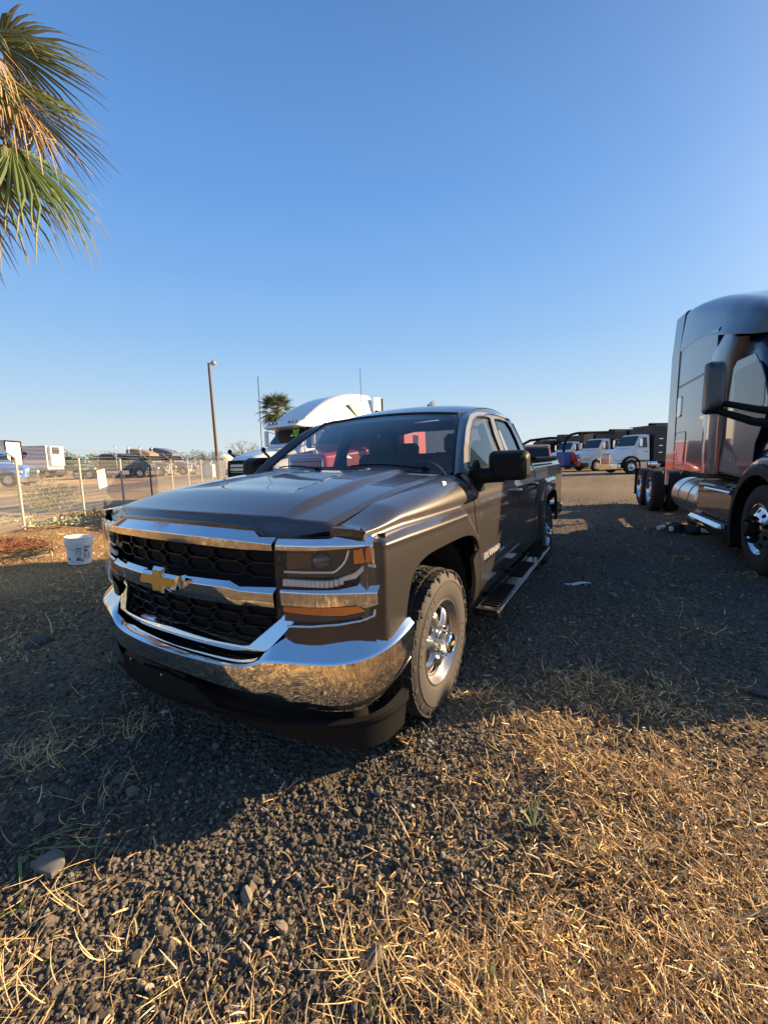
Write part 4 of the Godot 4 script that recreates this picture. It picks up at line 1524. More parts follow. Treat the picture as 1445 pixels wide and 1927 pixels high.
		for path in [[[-3.98, 3.38], [-4.0, 2.69], [-3.96, 1.79], [-3.92, 1.1]], [[-3.99, 2.685], [-2.32, 2.685]]]:
			for i in path.size() - 1:
				var a := Vector3(1.186 * s, path[i][1], path[i][0])
				var b := Vector3(1.186 * s, path[i + 1][1], path[i + 1][0])
				sg.tube([a, b], .007, 5)
		part(sleeper, "panel_seam", sg, seam)
		for k in 26:
			var rv := M.new()
			rv.lathe(Vector3(1.187 * s, 2.66, -3.92 + k * .062), Vector3(s, 0, 0), [Vector2(.008, 0), Vector2(.006, .005), Vector2(0, .006)], 6)
			part(sleeper, "rivet", rv, paint)
		var ve := M.new()
		flank(ve, rrect(-3.86, 2.10, -3.62, 2.48, .04), 1.182 * s, .022, .008)
		part(sleeper, "vent", ve, mt("satin_chrome", Color.BLACK))
		var ld := M.new()
		flank(ld, rrect(-3.88, 1.20, -3.18, 1.80, .08), 1.184 * s, .010, .003)
		var ldn := part(sleeper, "luggage_door", ld, paint)
		var lf := M.new()
		var lp := []
		for p in rrect(-3.88, 1.20, -3.18, 1.80, .08): lp.append(Vector3(1.190 * s, p.y, p.x))
		lp.append(lp[0])
		lf.tube(lp, .010, 5, false)
		part(ldn, "door_edge", lf, seam)
		var lk := M.new()
		lk.box(Vector3(1.20 * s, 1.42, -3.78), Vector3(.02, .05, .06), .008)
		part(ldn, "latch", lk, pol)
		# mirror on two arms
		var mi := M.new()
		var hs := []
		for e in [[-.07, .92], [-.055, 1.0], [.01, 1.0], [.05, .88], [.065, .65]]:
			var rg2 := PackedVector3Array()
			for p in rrect(-.10, -.31, .10, .31, .05): rg2.append(Vector3(p.x * e[1], p.y * e[1], e[0]))
			hs.append(rg2)
		mi.loft(hs)
		var mj := M.new()
		mj.add(mi, Transform3D(Basis(Vector3.UP, -.28 * s), Vector3(1.60 * s, 2.18, -.32)))
		var mir := part(T, "mirror", mj, mt("blue_mirror", Color(.012, .018, .030), .35, .2, .6), 45)
		var arm := M.new()
		arm.tube([Vector3(1.5 * s, 1.99, -.30), Vector3(1.3 * s, 1.88, -.02), Vector3(1.10 * s, 1.80, .22)], [.035, .04, .05], 8)
		arm.tube([Vector3(1.55 * s, 1.90, -.30), Vector3(1.3 * s, 1.74, -.02), Vector3(1.08 * s, 1.68, .22)], [.04, .045, .06], 8)
		arm.box(Vector3(1.06 * s, 1.72, .26), Vector3(.10, .26, .24), .05)
		part(mir, "mirror_arm", arm, black)
		# wheel arch
		var fe := M.new()
		arch(fe, -.02, .50, .66, .86, .70 * s, 1.19 * s, -6, 192, 18)
		part(T, "fender", fe, paint, 50)
		var fb := M.new()
		arch(fb, -.02, .50, .64, .77, .95 * s, 1.235 * s, -8, 206, 18)
		part(T, "fender_flare", fb, black, 50)
		var hc := M.new()
		hc.box(Vector3(.82 * s, 1.30, .05), Vector3(.55, .5, 1.5), .15)
		part(T, "hood_shoulder", hc, paint, 60)
		# tank, step box, steps, skirt
		var tk := M.new()
		tk.cyl(Vector3(.885 * s, .62, -3.90), Vector3(.885 * s, .62, -2.36), .315, 36, -1, .035)
		var tank := part(T, "fuel_tank", tk, mt("aluminium", Color.BLACK), 40)
		for z in [-3.42, -2.78]:
			var sp := M.new()
			sp.lathe(Vector3(.885 * s, .62, z), Vector3(0, 0, 1), [Vector2(.314, 0), Vector2(.322, .003), Vector2(.322, .055), Vector2(.314, .058)], 36)
			part(tank, "strap", sp, mt("steel", Color.BLACK))
		var bx := M.new()
		bx.box(Vector3(.93 * s, .70, -1.60), Vector3(.48, .56, 1.56), .07)
		part(T, "step_box", bx, paint, 40)
		var s1 := M.new()
		s1.box(Vector3(1.12 * s, .86, -1.36), Vector3(.20, .045, 1.05), .015)
		var st1 := part(T, "step", s1, pol)
		var s2 := M.new()
		s2.box(Vector3(1.10 * s, .36, -1.70), Vector3(.34, .10, 1.46), .045)
		var st2 := part(T, "step", s2, pol, 40)
		for k in 7:
			for st in [[st1, .885, -1.80, .145], [st2, .413, -2.30, .19]]:
				var rb := M.new()
				rb.box(Vector3(1.12 * s, st[1], st[2] + k * st[3]), Vector3(.17, .012, .03), .004)
				part(st[0], "tread_rib", rb, mt("steel", Color.BLACK))
		var sk := M.new()
		flank(sk, V2([-2.38, .32, -.82, .32, -.80, .14, -1.0, .12, -2.1, .16]), 1.06 * s, .03, .01)
		part(T, "skirt", sk, black)
		# wheels
		truck_wheel(T, Vector3(1.055 * s, .515, 0), s, "steer", .515, 56)
		for z in [-6.05, -7.37]:
			truck_wheel(T, Vector3(1.075 * s, .515, z), s, "drive", .515, 56)
			truck_wheel(T, Vector3(.735 * s, .515, z), s, "drive", .515, 40)
		var br := M.new()
		br.box(Vector3(1.0 * s, 1.02, -4.72), Vector3(.30, .05, .12), .01)
		br.box(Vector3(1.12 * s, .88, -4.72), Vector3(.05, .30, .12), .01)
		part(T, "deck_bracket", br, mt("aluminium", Color.BLACK))
	var fr := M.new()
	for s in [-1.0, 1.0]: fr.box(Vector3(.43 * s, .86, -3.7), Vector3(.10, .28, 9.0), .01)
	fr.box(Vector3(0, .75, -1.9), Vector3(1.4, .55, 3.6), .03)
	for z in [-6.05, -7.37, 0.0]: fr.cyl(Vector3(-.9, .515, z), Vector3(.9, .515, z), .10, 12)
	part(T, "frame", fr, mt("underbody", Color.BLACK))
	var fw := M.new()
	fw.loft([ring(-7.2, .5, .5, 1.04, 1.12, .02, .03), ring(-6.3, .5, .5, 1.08, 1.16, .02, .03)])
	part(T, "fifth_wheel", fw, mt("steel", Color.BLACK))
	for s in [-1.0, 1.0]:
		var mf := M.new()
		mf.box(Vector3(.92 * s, .62, -8.05), Vector3(.6, .75, .02), .004)
		part(T, "mud_flap", mf, black)


# ---------------------------------------------------------------- what stands behind
func box_trailer(called: String, label: String, at: Vector3, turn: float, len: float, reefer: bool) -> void:
	var T := thing(called, label, "trailer", at, turn)
	var white := mt("trailer_white", Color(.62, .62, .61), .45)
	var b := M.new()
	b.box(Vector3(0, 2.55, -len / 2), Vector3(2.6, 2.9, len), .03)
	var body := part(T, "trailer_box", b, white)
	for s in [-1.0, 1.0]:
		var n := int(len / .6)
		for i in n:
			var r := M.new()
			r.box(Vector3(1.303 * s, 2.55, -.4 - i * .6), Vector3(.012, 2.7, .05), .003)
			part(body, "side_rib", r, white)
		var rl := M.new()
		rl.box(Vector3(1.302 * s, 3.96, -len / 2), Vector3(.03, .10, len), .006)
		rl.box(Vector3(1.302 * s, 1.14, -len / 2), Vector3(.03, .12, len), .006)
		part(body, "side_rail", rl, mt("galvanised", Color.BLACK))
		var lg := M.new()
		lg.box(Vector3(.8 * s, .58, -2.6), Vector3(.12, 1.05, .12), .01)
		lg.box(Vector3(.8 * s, .05, -2.6), Vector3(.3, .04, .3), .01)
		part(T, "landing_leg", lg, mt("underbody", Color.BLACK))
		for z in [-len + 1.4, -len + 2.7]: truck_wheel(T, Vector3(1.08 * s, .515, z), s, "far", .515, 18)
	var fr := M.new()
	for s in [-1.0, 1.0]: fr.box(Vector3(.45 * s, .98, -len / 2), Vector3(.1, .24, len - .4), .01)
	part(T, "frame", fr, mt("underbody", Color.BLACK))
	if reefer:
		var u := M.new()
		u.box(Vector3(0, 2.75, .20), Vector3(2.1, 2.45, .44), .08)
		var unit := part(T, "refrigeration_unit", u, mt("white_paint", Color.BLACK))
		var g := M.new()
		g.box(Vector3(-.30, 3.42, .43), Vector3(1.15, .88, .03), .01)
		var gr := part(unit, "grille", g, mt("black_plastic", Color.BLACK))
		for i in 5:
			var s := M.new()
			s.box(Vector3(-.30, 3.10 + i * .16, .45), Vector3(1.08, .05, .03), .006)
			part(gr, "grille_bar", s, mt("steel", Color.BLACK))
		for y in [2.86, 2.22]:
			var l := M.new()
			l.box(Vector3(0, y, .425), Vector3(1.9, .03, .02))
			part(unit, "panel_seam", l, mt("black_plastic", Color.BLACK))
		var d := M.new()
		d.cyl(Vector3(.62, 2.62, .42), Vector3(.62, 2.62, .435), .12, 16)
		part(unit, "round_badge", d, mt("badge_grey", Color(.2, .2, .22), .5))
		# oval mark on the side, dark above and red below
		for s in [-1.0, 1.0]:
			var o := PackedVector2Array()
			var oi := PackedVector2Array()
			var ol := PackedVector2Array()
			for i in 32:
				var a := TAU * i / 32
				o.append(Vector2(-3.5 + cos(a) * 1.25, 3.05 + sin(a) * .56))
				oi.append(Vector2(-3.5 + cos(a) * 1.18, 3.05 + sin(a) * .50))
			for i in 17:
				var a := PI + PI * i / 16
				ol.append(Vector2(-3.5 + cos(a) * 1.12, 3.02 + sin(a) * .44))
			var m0 := M.new()
			flank(m0, o, 1.304 * s, .006)
			var m1 := M.new()
			flank(m1, oi, 1.308 * s, .006)
			var m2 := M.new()
			flank(m2, ol, 1.312 * s, .006)
			var base := part(body, "oval_logo", m0, mt("logo_white", Color(.7, .7, .7), .5))
			part(base, "logo_field", m1, mt("logo_navy", Color(.02, .025, .06), .5))
			part(base, "logo_band", m2, mt("logo_red", Color(.35, .10, .11), .5))
	else:
		var k := M.new()
		for x in [-1.22, 1.22]: k.box(Vector3(x, 2.55, .02), Vector3(.16, 2.9, .06), .01)
		k.box(Vector3(0, 3.94, .02), Vector3(2.6, .14, .06), .01)
		part(T, "corner_post", k, mt("black_plastic", Color.BLACK))


func pipe(par: Node, called: String, pts: Array, r: float, m: Material) -> void:
	var x := M.new()
	x.tube(pts, r, 10)
	part(par, called, x, m, 50)


func make_background() -> void:
	var white := mt("white_paint", Color.BLACK)
	var black := mt("black_plastic", Color.BLACK)
	# white aero semi behind the hood
	var W := thing("semi_truck", "white sleeper semi truck with high domed roof and green 20 on its windshield", "semi truck", Vector3(-9.35, 0, -7.35), deg_to_rad(-11.5))
	tractor(W, {"paint": white, "hood": 1.95, "h0": 1.62, "h1": 1.98, "cab_h": 2.72, "cab": 1.35, "sleeper": 2.3, "roof": 4.08, "roof_front": .22, "grille_frame": black, "mirror": white, "visor": false, "markers": false, "bumper": mt("grey_plastic", Color(.05, .05, .05), .5), "tank": white, "step": white, "grille_w": .62})
	var vi := M.new()
	vi.loft([ring(-1.80, 1.00, .98, 2.66, 2.70, .01, .015), ring(-1.97, 1.08, 1.05, 2.62, 2.82, .02, .04), ring(-2.45, 1.12, 1.10, 2.60, 2.96, .02, .06)])
	part(W, "visor", vi, white, 40)
	for x in [-.85, -.62, -.40, .40, .62, .85]:
		var ml := M.new()
		ml.box(Vector3(x, 2.80, -1.95), Vector3(.04, .13, .07), .01, Basis(Vector3.RIGHT, -.7))
		part(W, "marker_light", ml, mt("lamp_smoke", Color(.05, .02, .02), .3, 0, .5))
	for s in [-1.0, 1.0]:
		var ow := M.new()
		ow.extr(V2([-4.62, .50, -4.30, .86, -4.24, .94, -4.38, .98, -4.66, .94, -4.82, .78, -4.82, .52]), Transform3D(Basis(Vector3(0, 0, 1), Vector3(-.15 * s, 1, 0).normalized(), Vector3(s, .15, 0).normalized()), Vector3(1.195 * s, 2.62, 0)), .02, .006)
		part(W, "roof_window", ow, mt("dark_pane", Color(.02, .022, .022), .15))
		var ex := M.new()
		flank(ex, V2([-5.58, 1.0, -5.58, 3.92, -6.0, 3.95, -6.05, 1.0]), 1.15 * s, .025, .006)
		part(W, "side_extender", ex, white)
		for k in 2:
			var eb := M.new()
			eb.box(Vector3(1.155 * s, 3.45, -6.05 - k * .07), Vector3(.05, .95, .035), .008)
			part(W, "rubber_edge", eb, black)
		var hm := M.new()
		hm.tube([Vector3(1.0 * s, 1.30, -.78), Vector3(1.06 * s, 1.58, -.62), Vector3(1.08 * s, 1.72, -.45)], [.06, .045, .04], 8)
		hm.box(Vector3(1.08 * s, 1.80, -.42), Vector3(.22, .17, .10), .05)
		part(W, "hood_mirror", hm, black, 50)
		var hv := M.new()
		hv.box(Vector3(1.00 * s, 1.58, -1.30), Vector3(.06, .10, .5), .02, Basis(Vector3.RIGHT, .12))
		part(W, "hood_vent", hv, black)
	var tx := part(W, "windshield_number", letters("20", .30, .006), mt("green_marker", Color(.42, .95, .10), .6))
	var upv := Vector3(0, .80, -.40).normalized()
	tx.transform = Transform3D(Basis(Vector3.RIGHT, upv, Vector3.RIGHT.cross(upv)), Vector3(.35, 2.44, -2.215))
	pipe(W, "whip_antenna", [Vector3(.55, 1.2, -.70), Vector3(.55, 3.0, -.70), Vector3(.54, 4.2, -.71)], .011, black)
	pipe(W, "whip_antenna", [Vector3(1.02, 3.2, -5.0), Vector3(1.02, 5.0, -5.0)], .010, black)

	# red semi behind the cab
	var R := thing("semi_truck", "red semi truck with long hood and chrome grille, seen through the pickup's windshield", "semi truck", Vector3(-4.75, 0, -5.4), 0.0)
	var red := mt("red_paint", Color(.33, .022, .018), .3, 0, 1.0)
	tractor(R, {"paint": red, "classic": true, "hood": 1.75, "visor": false, "h0": 1.58, "h1": 1.78, "cab_h": 2.56, "cab": 1.3, "sleeper": 1.4, "roof": 2.7, "stacks": false, "bumper": mt("polished", Color.BLACK)})
	for s in [-1.0, 1.0]:
		var hb := M.new()
		hb.extr(rrect(-.17, -.05, .17, .05, .05), face(Vector3(.72 * s, 1.50, -.95), Vector3(.12 * s, .0, -s), Vector3(-.2 * s, 1, 0)), .02, .006)
		part(R, "hood_badge", hb, mt("chrome", Color.BLACK))
	pipe(R, "air_horn", [Vector3(.75, 2.50, -2.6), Vector3(.75, 2.68, -2.5), Vector3(.75, 2.68, -2.2)], .05, black)

	# ribbed white shed behind
	var sh := thing("metal_shed", "long white ribbed metal shed seen through the pickup's rear window", "shed", Vector3(-9.6, 0, -22.0))
	var sb := M.new()
	sb.box(Vector3(0, 1.65, -1.5), Vector3(10.0, 3.3, 3.0), .02)
	var shb := part(sh, "wall", sb, mt("shed_white", Color(.46, .47, .46), .6))
	for i in 49:
		var r := M.new()
		r.loft([ring(0, .06, .06, 0, 3.2, .005, .005), ring(.04, .035, .035, 0, 3.2, .005, .005)])
		var rm := M.new()
		rm.add(r, Transform3D(Basis.IDENTITY, Vector3(-4.9 + i * .204, .02, 0)))
		part(shb, "wall_rib", rm, mt("shed_white", Color.BLACK))
	var rf := M.new()
	rf.box(Vector3(0, 3.38, -1.5), Vector3(10.3, .16, 3.3), .03)
	part(sh, "roof", rf, mt("shed_roof", Color(.62, .63, .62), .5))

	# small red pickup behind the bed
	var C := thing("pickup_truck", "small red pickup truck with pale roof, mostly hidden behind the dark pickup's bed", "pickup truck", Vector3(-1.75, 0, -17.2), 0.12)
	var cb := M.new()
	cb.loft([ring(-3.4, .92, .90, .45, 1.12, .1, .08), ring(0, .92, .90, .45, 1.12, .1, .08), ring(1.2, .88, .84, .45, 1.02, .1, .1), ring(1.5, .7, .66, .5, .92, .1, .1)])
	part(C, "body", cb, red, 40)
	var cc := M.new()
	cc.loft([ring(-1.75, .88, .74, 1.05, 1.82, .02, .1), ring(-1.55, .88, .72, 1.05, 1.90, .02, .1), ring(-.55, .88, .70, 1.05, 1.90, .02, .1), ring(-.42, .88, .70, 1.05, 1.86, .02, .1), ring(-.12, .88, .82, 1.05, 1.14, .02, .04)])
	var cab2 := part(C, "cab", cc, red, 40)
	var rr := M.new()
	rr.loft([ring(-1.72, .74, .70, 1.86, 1.93, .01, .03), ring(-.38, .74, .68, 1.84, 1.93, .01, .03)])
	part(cab2, "roof", rr, mt("pale_roof", Color(.50, .46, .42), .4, 0, .6))
	var cw := M.new()
	cw.extr(V2([-.80, .04, .80, .04, .66, .68, -.66, .68]), face(Vector3(0, 1.14, -.10), Vector3.RIGHT, Vector3(0, .76, -.33)), .012)
	part(C, "windshield", cw, glass("far_glass", Color.BLACK, 0))
	for s in [-1.0, 1.0]:
		for z in [.75, -2.4]: truck_wheel(C, Vector3(.84 * s, .36, z), s, "far", .36, 20)

	# white vacuum trucks at the back right
	var chr := mt("polished", Color.BLACK)
	var tankm := mt("tank_dark", Color(.022, .022, .024), .4, .2)
	var spots := [[Vector3(.55, 0, -33.2), "white vacuum truck nearest the blue semi, chrome upright grille and dark tank body", true, -52.0], [Vector3(-2.0, 0, -38.7), "white vacuum truck with curved black boom and blue and red hose reels on its nose", false, -46.0], [Vector3(-4.8, 0, -44.1), "white vacuum truck farthest left and half hidden behind the hose reels", false, -42.0]]
	for k in 3:
		var sp: Array = spots[k]
		var V := thing("vacuum_truck", sp[1], "vacuum truck", sp[0], deg_to_rad(sp[3]), "white vacuum trucks at the back of the lot")
		tractor(V, {"paint": white, "far": true, "hood": 1.6, "h0": 1.62, "h1": 1.92, "cab_h": 2.85, "cab": 1.2, "roof": 2.9, "upright": k < 2, "axle": 1.35, "rear": -8.6, "dark_arch": k == 0, "visor": false, "bumper": chr if k == 0 else mt("grey_plastic", Color(.05, .05, .05), .5), "grille": mt("grille_grey", Color(.16, .16, .16), .4, .6), "mirror": chr})
		var rk := M.new()
		rk.box(Vector3(0, 2.15, -3.75), Vector3(2.3, 2.7, 1.3), .04)
		part(V, "equipment_rack", rk, tankm)
		for i in 3:
			var st := M.new()
			st.box(Vector3(1.18, 1.5 + i * .5, -3.6), Vector3(.06, .07, .3), .01)
			part(V, "ladder_rung", st, chr)
		var db := M.new()
		db.loft([ring(-9.6, 1.15, 1.15, 1.15, 3.5, .5, .5), ring(-5.9, 1.15, 1.15, 1.15, 3.5, .5, .5)])
		part(V, "debris_tank", db, tankm if k != 0 else mt("tank_pale", Color(.5, .5, .49), .45), 40)
		var hd := M.new()
		hd.box(Vector3(0, 2.35, -5.3), Vector3(2.3, 2.5, 1.2), .05)
		part(V, "tank_head", hd, tankm)
		var cat := M.new()
		for x in [-1.1, 1.1]:
			cat.tube([Vector3(x, 3.55, -4.8), Vector3(x, 3.78, -4.8), Vector3(x, 3.78, -9.0), Vector3(x, 3.5, -9.0)], .03, 6)
		part(V, "top_rail", cat, tankm)
		pipe(V, "boom_pipe", [Vector3(.2, 2.6, -4.4), Vector3(.2, 3.25, -4.5), Vector3(.1, 3.55, -4.2), Vector3(0, 3.6, -3.6), Vector3(0, 3.6, -9.0)], .13, black)
		if k == 0:
			var bl := M.new()
			bl.box(Vector3(-.9, 3.72, -5.9), Vector3(.3, .12, .14), .02)
			part(V, "beacon", bl, mt("red_lamp", Color.BLACK))
		if k == 1:
			pipe(V, "boom_hose", [Vector3(0, 3.45, -6.5), Vector3(0, 3.45, -3.0), Vector3(0, 3.40, -.3), Vector3(0, 3.25, .45), Vector3(0, 2.85, .95), Vector3(0, 2.2, 1.15), Vector3(0, 1.5, 1.15)], .12, black)
			var rl := M.new()
			rl.box(Vector3(.1, 1.1, 1.25), Vector3(1.1, 1.25, .75), .08)
			var reel := part(V, "hose_reel_housing", rl, mt("reel_blue", Color(.010, .06, .24), .4))
			var rd := M.new()
			rd.lathe(Vector3(.1, 1.15, .50), Vector3(0, 0, 1), [Vector2(0, -.1), Vector2(.58, -.1), Vector2(.60, -.07), Vector2(.52, -.06), Vector2(.5, .28), Vector2(.60, .30), Vector2(.60, .34), Vector2(0, .34)], 28)
			part(reel, "hose_reel", rd, mt("reel_red", Color(.42, .03, .03), .4))
			var pf := M.new()
			pf.box(Vector3(0, .42, .75), Vector3(2.4, .12, 1.7), .02)
			part(V, "front_platform", pf, black)
	var K := thing("traffic_cone", "orange traffic cone with white band beside the red hose reel", "traffic cone", Vector3(-1.6, .48, -37.95))
	var c1 := M.new()
	c1.lathe(Vector3.ZERO, Vector3.UP, [Vector2(.17, .03), Vector2(.10, .42), Vector2(.095, .45)], 16)
	c1.lathe(Vector3.ZERO, Vector3.UP, [Vector2(.06, .62), Vector2(.035, .80), Vector2(0, .80)], 16)
	c1.box(Vector3(0, .015, 0), Vector3(.42, .03, .42), .01)
	part(K, "cone", c1, mt("cone_orange", Color(.75, .11, .02), .5))
	var c2 := M.new()
	c2.lathe(Vector3.ZERO, Vector3.UP, [Vector2(.095, .45), Vector2(.06, .62)], 16)
	part(K, "white_band", c2, white)
	var dk := thing("tank_truck", "black tank equipment showing as a silhouette behind the small red pickup", "truck", Vector3(-6.9, 0, -49.0), deg_to_rad(-44))
	var db2 := M.new()
	db2.loft([ring(-7, 1.2, 1.2, 1.1, 3.3, .5, .5), ring(-.5, 1.2, 1.2, 1.1, 3.3, .5, .5), ring(0, 1.0, 1.0, 1.3, 3.1, .4, .4)])
	part(dk, "tank", db2, tankm, 40)
	var db3 := M.new()
	db3.box(Vector3(1.6, 2.3, -2.2), Vector3(1.0, 3.0, 1.2), .06)
	db3.box(Vector3(0, .85, -3.5), Vector3(1.2, .3, 7.0), .02)
	part(dk, "equipment_rack", db3, tankm)
	pipe(dk, "boom_pipe", [Vector3(-2.2, 2.6, 1.2), Vector3(-1.2, 3.3, .2), Vector3(0, 3.5, -1.5), Vector3(0, 3.5, -5)], .16, black)
	for s in [-1.0, 1.0]:
		for z in [-2.0, -5.4]: truck_wheel(dk, Vector3(1.05 * s, .515, z), s, "far", .515, 18)

	# far side of the road: parked tractors and trailers
	var rows := [
		[Vector3(-43.6, 0, -25.1), 120.0, "black flat-top sleeper tractor with tall chrome stacks beyond the fence", {"paint": mt("far_black", Color(.016, .016, .017), .35, 0, .8), "classic": true, "hood": 2.1, "h0": 1.55, "h1": 1.72, "cab_h": 2.55, "cab": 1.35, "sleeper": 1.9, "roof": 2.75, "roof_front": 1.0, "stacks": true, "stack_h": 3.3, "upright": true}],
		[Vector3(-44.9, 0, -28.2), 118.0, "tan semi truck with curved gold roof between the black and grey tractors", {"paint": mt("far_tan", Color(.20, .15, .085), .4, .2, .6), "roof_paint": mt("far_gold", Color(.36, .20, .06), .4, .1, .6), "hood": 1.9, "h0": 1.5, "h1": 1.75, "cab_h": 2.55, "cab": 1.3, "sleeper": 1.8, "roof": 3.35, "roof_front": .35, "stacks": true, "stack_h": 3.3}],
		[Vector3(-45.6, 0, -31.6), 114.0, "grey semi truck with sloped roof, rightmost of the far row", {"paint": mt("far_grey", Color(.19, .17, .165), .4, .3, .6), "hood": 2.1, "h0": 1.45, "h1": 1.78, "cab_h": 2.6, "cab": 1.35, "sleeper": 2.0, "roof": 3.55, "roof_front": .3}],
		[Vector3(-60.5, 0, -33.0), 120.0, "small white cab truck left of the black tractor beyond the fence", {"paint": white, "hood": 1.2, "h0": 1.5, "h1": 1.7, "cab_h": 2.5, "cab": 1.4, "roof": 2.5, "axle": .8}],
		[Vector3(-60.5, 0, -26.5), 118.0, "green and white tractor parked beside the refrigerated trailer", {"paint": mt("far_green", Color(.03, .10, .07), .4, 0, .6), "hood": 1.5, "h0": 1.45, "h1": 1.6, "cab_h": 2.55, "cab": 1.4, "sleeper": 1.2, "roof": 2.75, "roof_front": .5, "sleeper_paint": white}],
		[Vector3(-36.6, 0, -11.6), 132.0, "bright blue tractor with chrome bumper at the left edge", {"paint": mt("far_blue", Color(.02, .13, .42), .35, 0, .8), "hood": 1.9, "h0": 1.5, "h1": 1.75, "cab_h": 2.6, "cab": 1.3, "sleeper": .8, "roof": 2.7, "roof_front": .6, "upright": true}],
	]
	for r in rows:
		var F := thing("semi_truck", r[2], "semi truck", r[0], deg_to_rad(r[1]), "semi trucks parked beyond the fence")
		r[3].far = true
		r[3].tank = mt("aluminium", Color.BLACK)
		tractor(F, r[3])
	box_trailer("box_trailer", "grey-white refrigerated trailer with cooling unit and oval logo beyond the fence", Vector3(-60.4, 0, -22.4), deg_to_rad(120), 14.0, true)
	box_trailer("box_trailer", "white box trailer with dark corner posts behind the blue tractor at left", Vector3(-49.5, 0, -14.8), deg_to_rad(134), 13.0, false)

	# water tank and cabinets by the pole
	var wt := thing("water_tank", "pale round water tank behind the light pole", "water tank", Vector3(-36.2, 0, -28.4))
	var tk := M.new()
	tk.lathe(Vector3.ZERO, Vector3.UP, [Vector2(1.25, 0), Vector2(1.27, .6), Vector2(1.24, .63), Vector2(1.27, .66), Vector2(1.27, 1.3), Vector2(1.24, 1.33), Vector2(1.27, 1.36), Vector2(1.25, 2.0), Vector2(.9, 2.25), Vector2(.3, 2.36), Vector2(.3, 2.42), Vector2(0, 2.42)], 32)
	part(wt, "tank", tk, mt("tank_cream", Color(.50, .50, .46), .6), 30)
	var uc := thing("utility_cabinet", "small white utility cabinet left of the round water tank", "cabinet", Vector3(-34.6, 0, -25.4), .5)
	var um := M.new()
	um.box(Vector3(0, .65, 0), Vector3(.9, 1.3, .6), .03)
	part(uc, "cabinet", um, white)
	var ud := M.new()
	ud.box(Vector3(0, .66, .305), Vector3(.78, 1.12, .02), .006)
	part(uc, "door", ud, white)
	var gx := thing("generator", "beige generator box in front of the hedge left of the pole", "generator", Vector3(-39.6, 0, -29.0), .4)
	var gm := M.new()
	gm.box(Vector3(0, .75, 0), Vector3(1.1, 1.5, 1.0), .04)
	part(gx, "housing", gm, mt("tank_cream", Color.BLACK))
	var gp := M.new()
	gp.tube([Vector3(-1.1, 0, .8), Vector3(-1.1, 1.7, .8), Vector3(1.1, 1.7, .8), Vector3(1.1, 0, .8)], .05, 8)
	part(gx, "guard_rail", gp, mt("galvanised", Color.BLACK))

	# light pole
	var P := thing("light_pole", "tall wooden light pole with one lamp, left of the white semi", "light pole", Vector3(-25.6, 0, -19.4))
	var pm := M.new()
	pm.tube([Vector3(0, -.2, 0), Vector3(-.12, 4.5, 0), Vector3(-.3, 9.0, -.05)], [.13, .115, .095], 12)
	part(P, "pole", pm, mt("pole_wood", Color(.14, .095, .065), .85))
	pipe(P, "lamp_arm", [Vector3(-.3, 8.85, -.05), Vector3(-.1, 9.0, 0), Vector3(.25, 8.98, .05)], .035, mt("galvanised", Color.BLACK))
	var lh := M.new()
	lh.lathe(Vector3(.40, 8.78, .08), Vector3.UP, [Vector2(.22, 0), Vector2(.24, .05), Vector2(.15, .2), Vector2(.08, .3), Vector2(0, .32)], 16)
	part(P, "lamp_head", lh, mt("galvanised", Color.BLACK))
	var lb := M.new()
	lb.lathe(Vector3(.40, 8.68, .08), Vector3.UP, [Vector2(0, 0), Vector2(.12, .03), Vector2(.18, .1)], 14)
	part(P, "lamp_lens", lb, mt("lamp_clear", Color(.62, .63, .63), .15, .3, .5))

	make_fence()
	make_bucket()


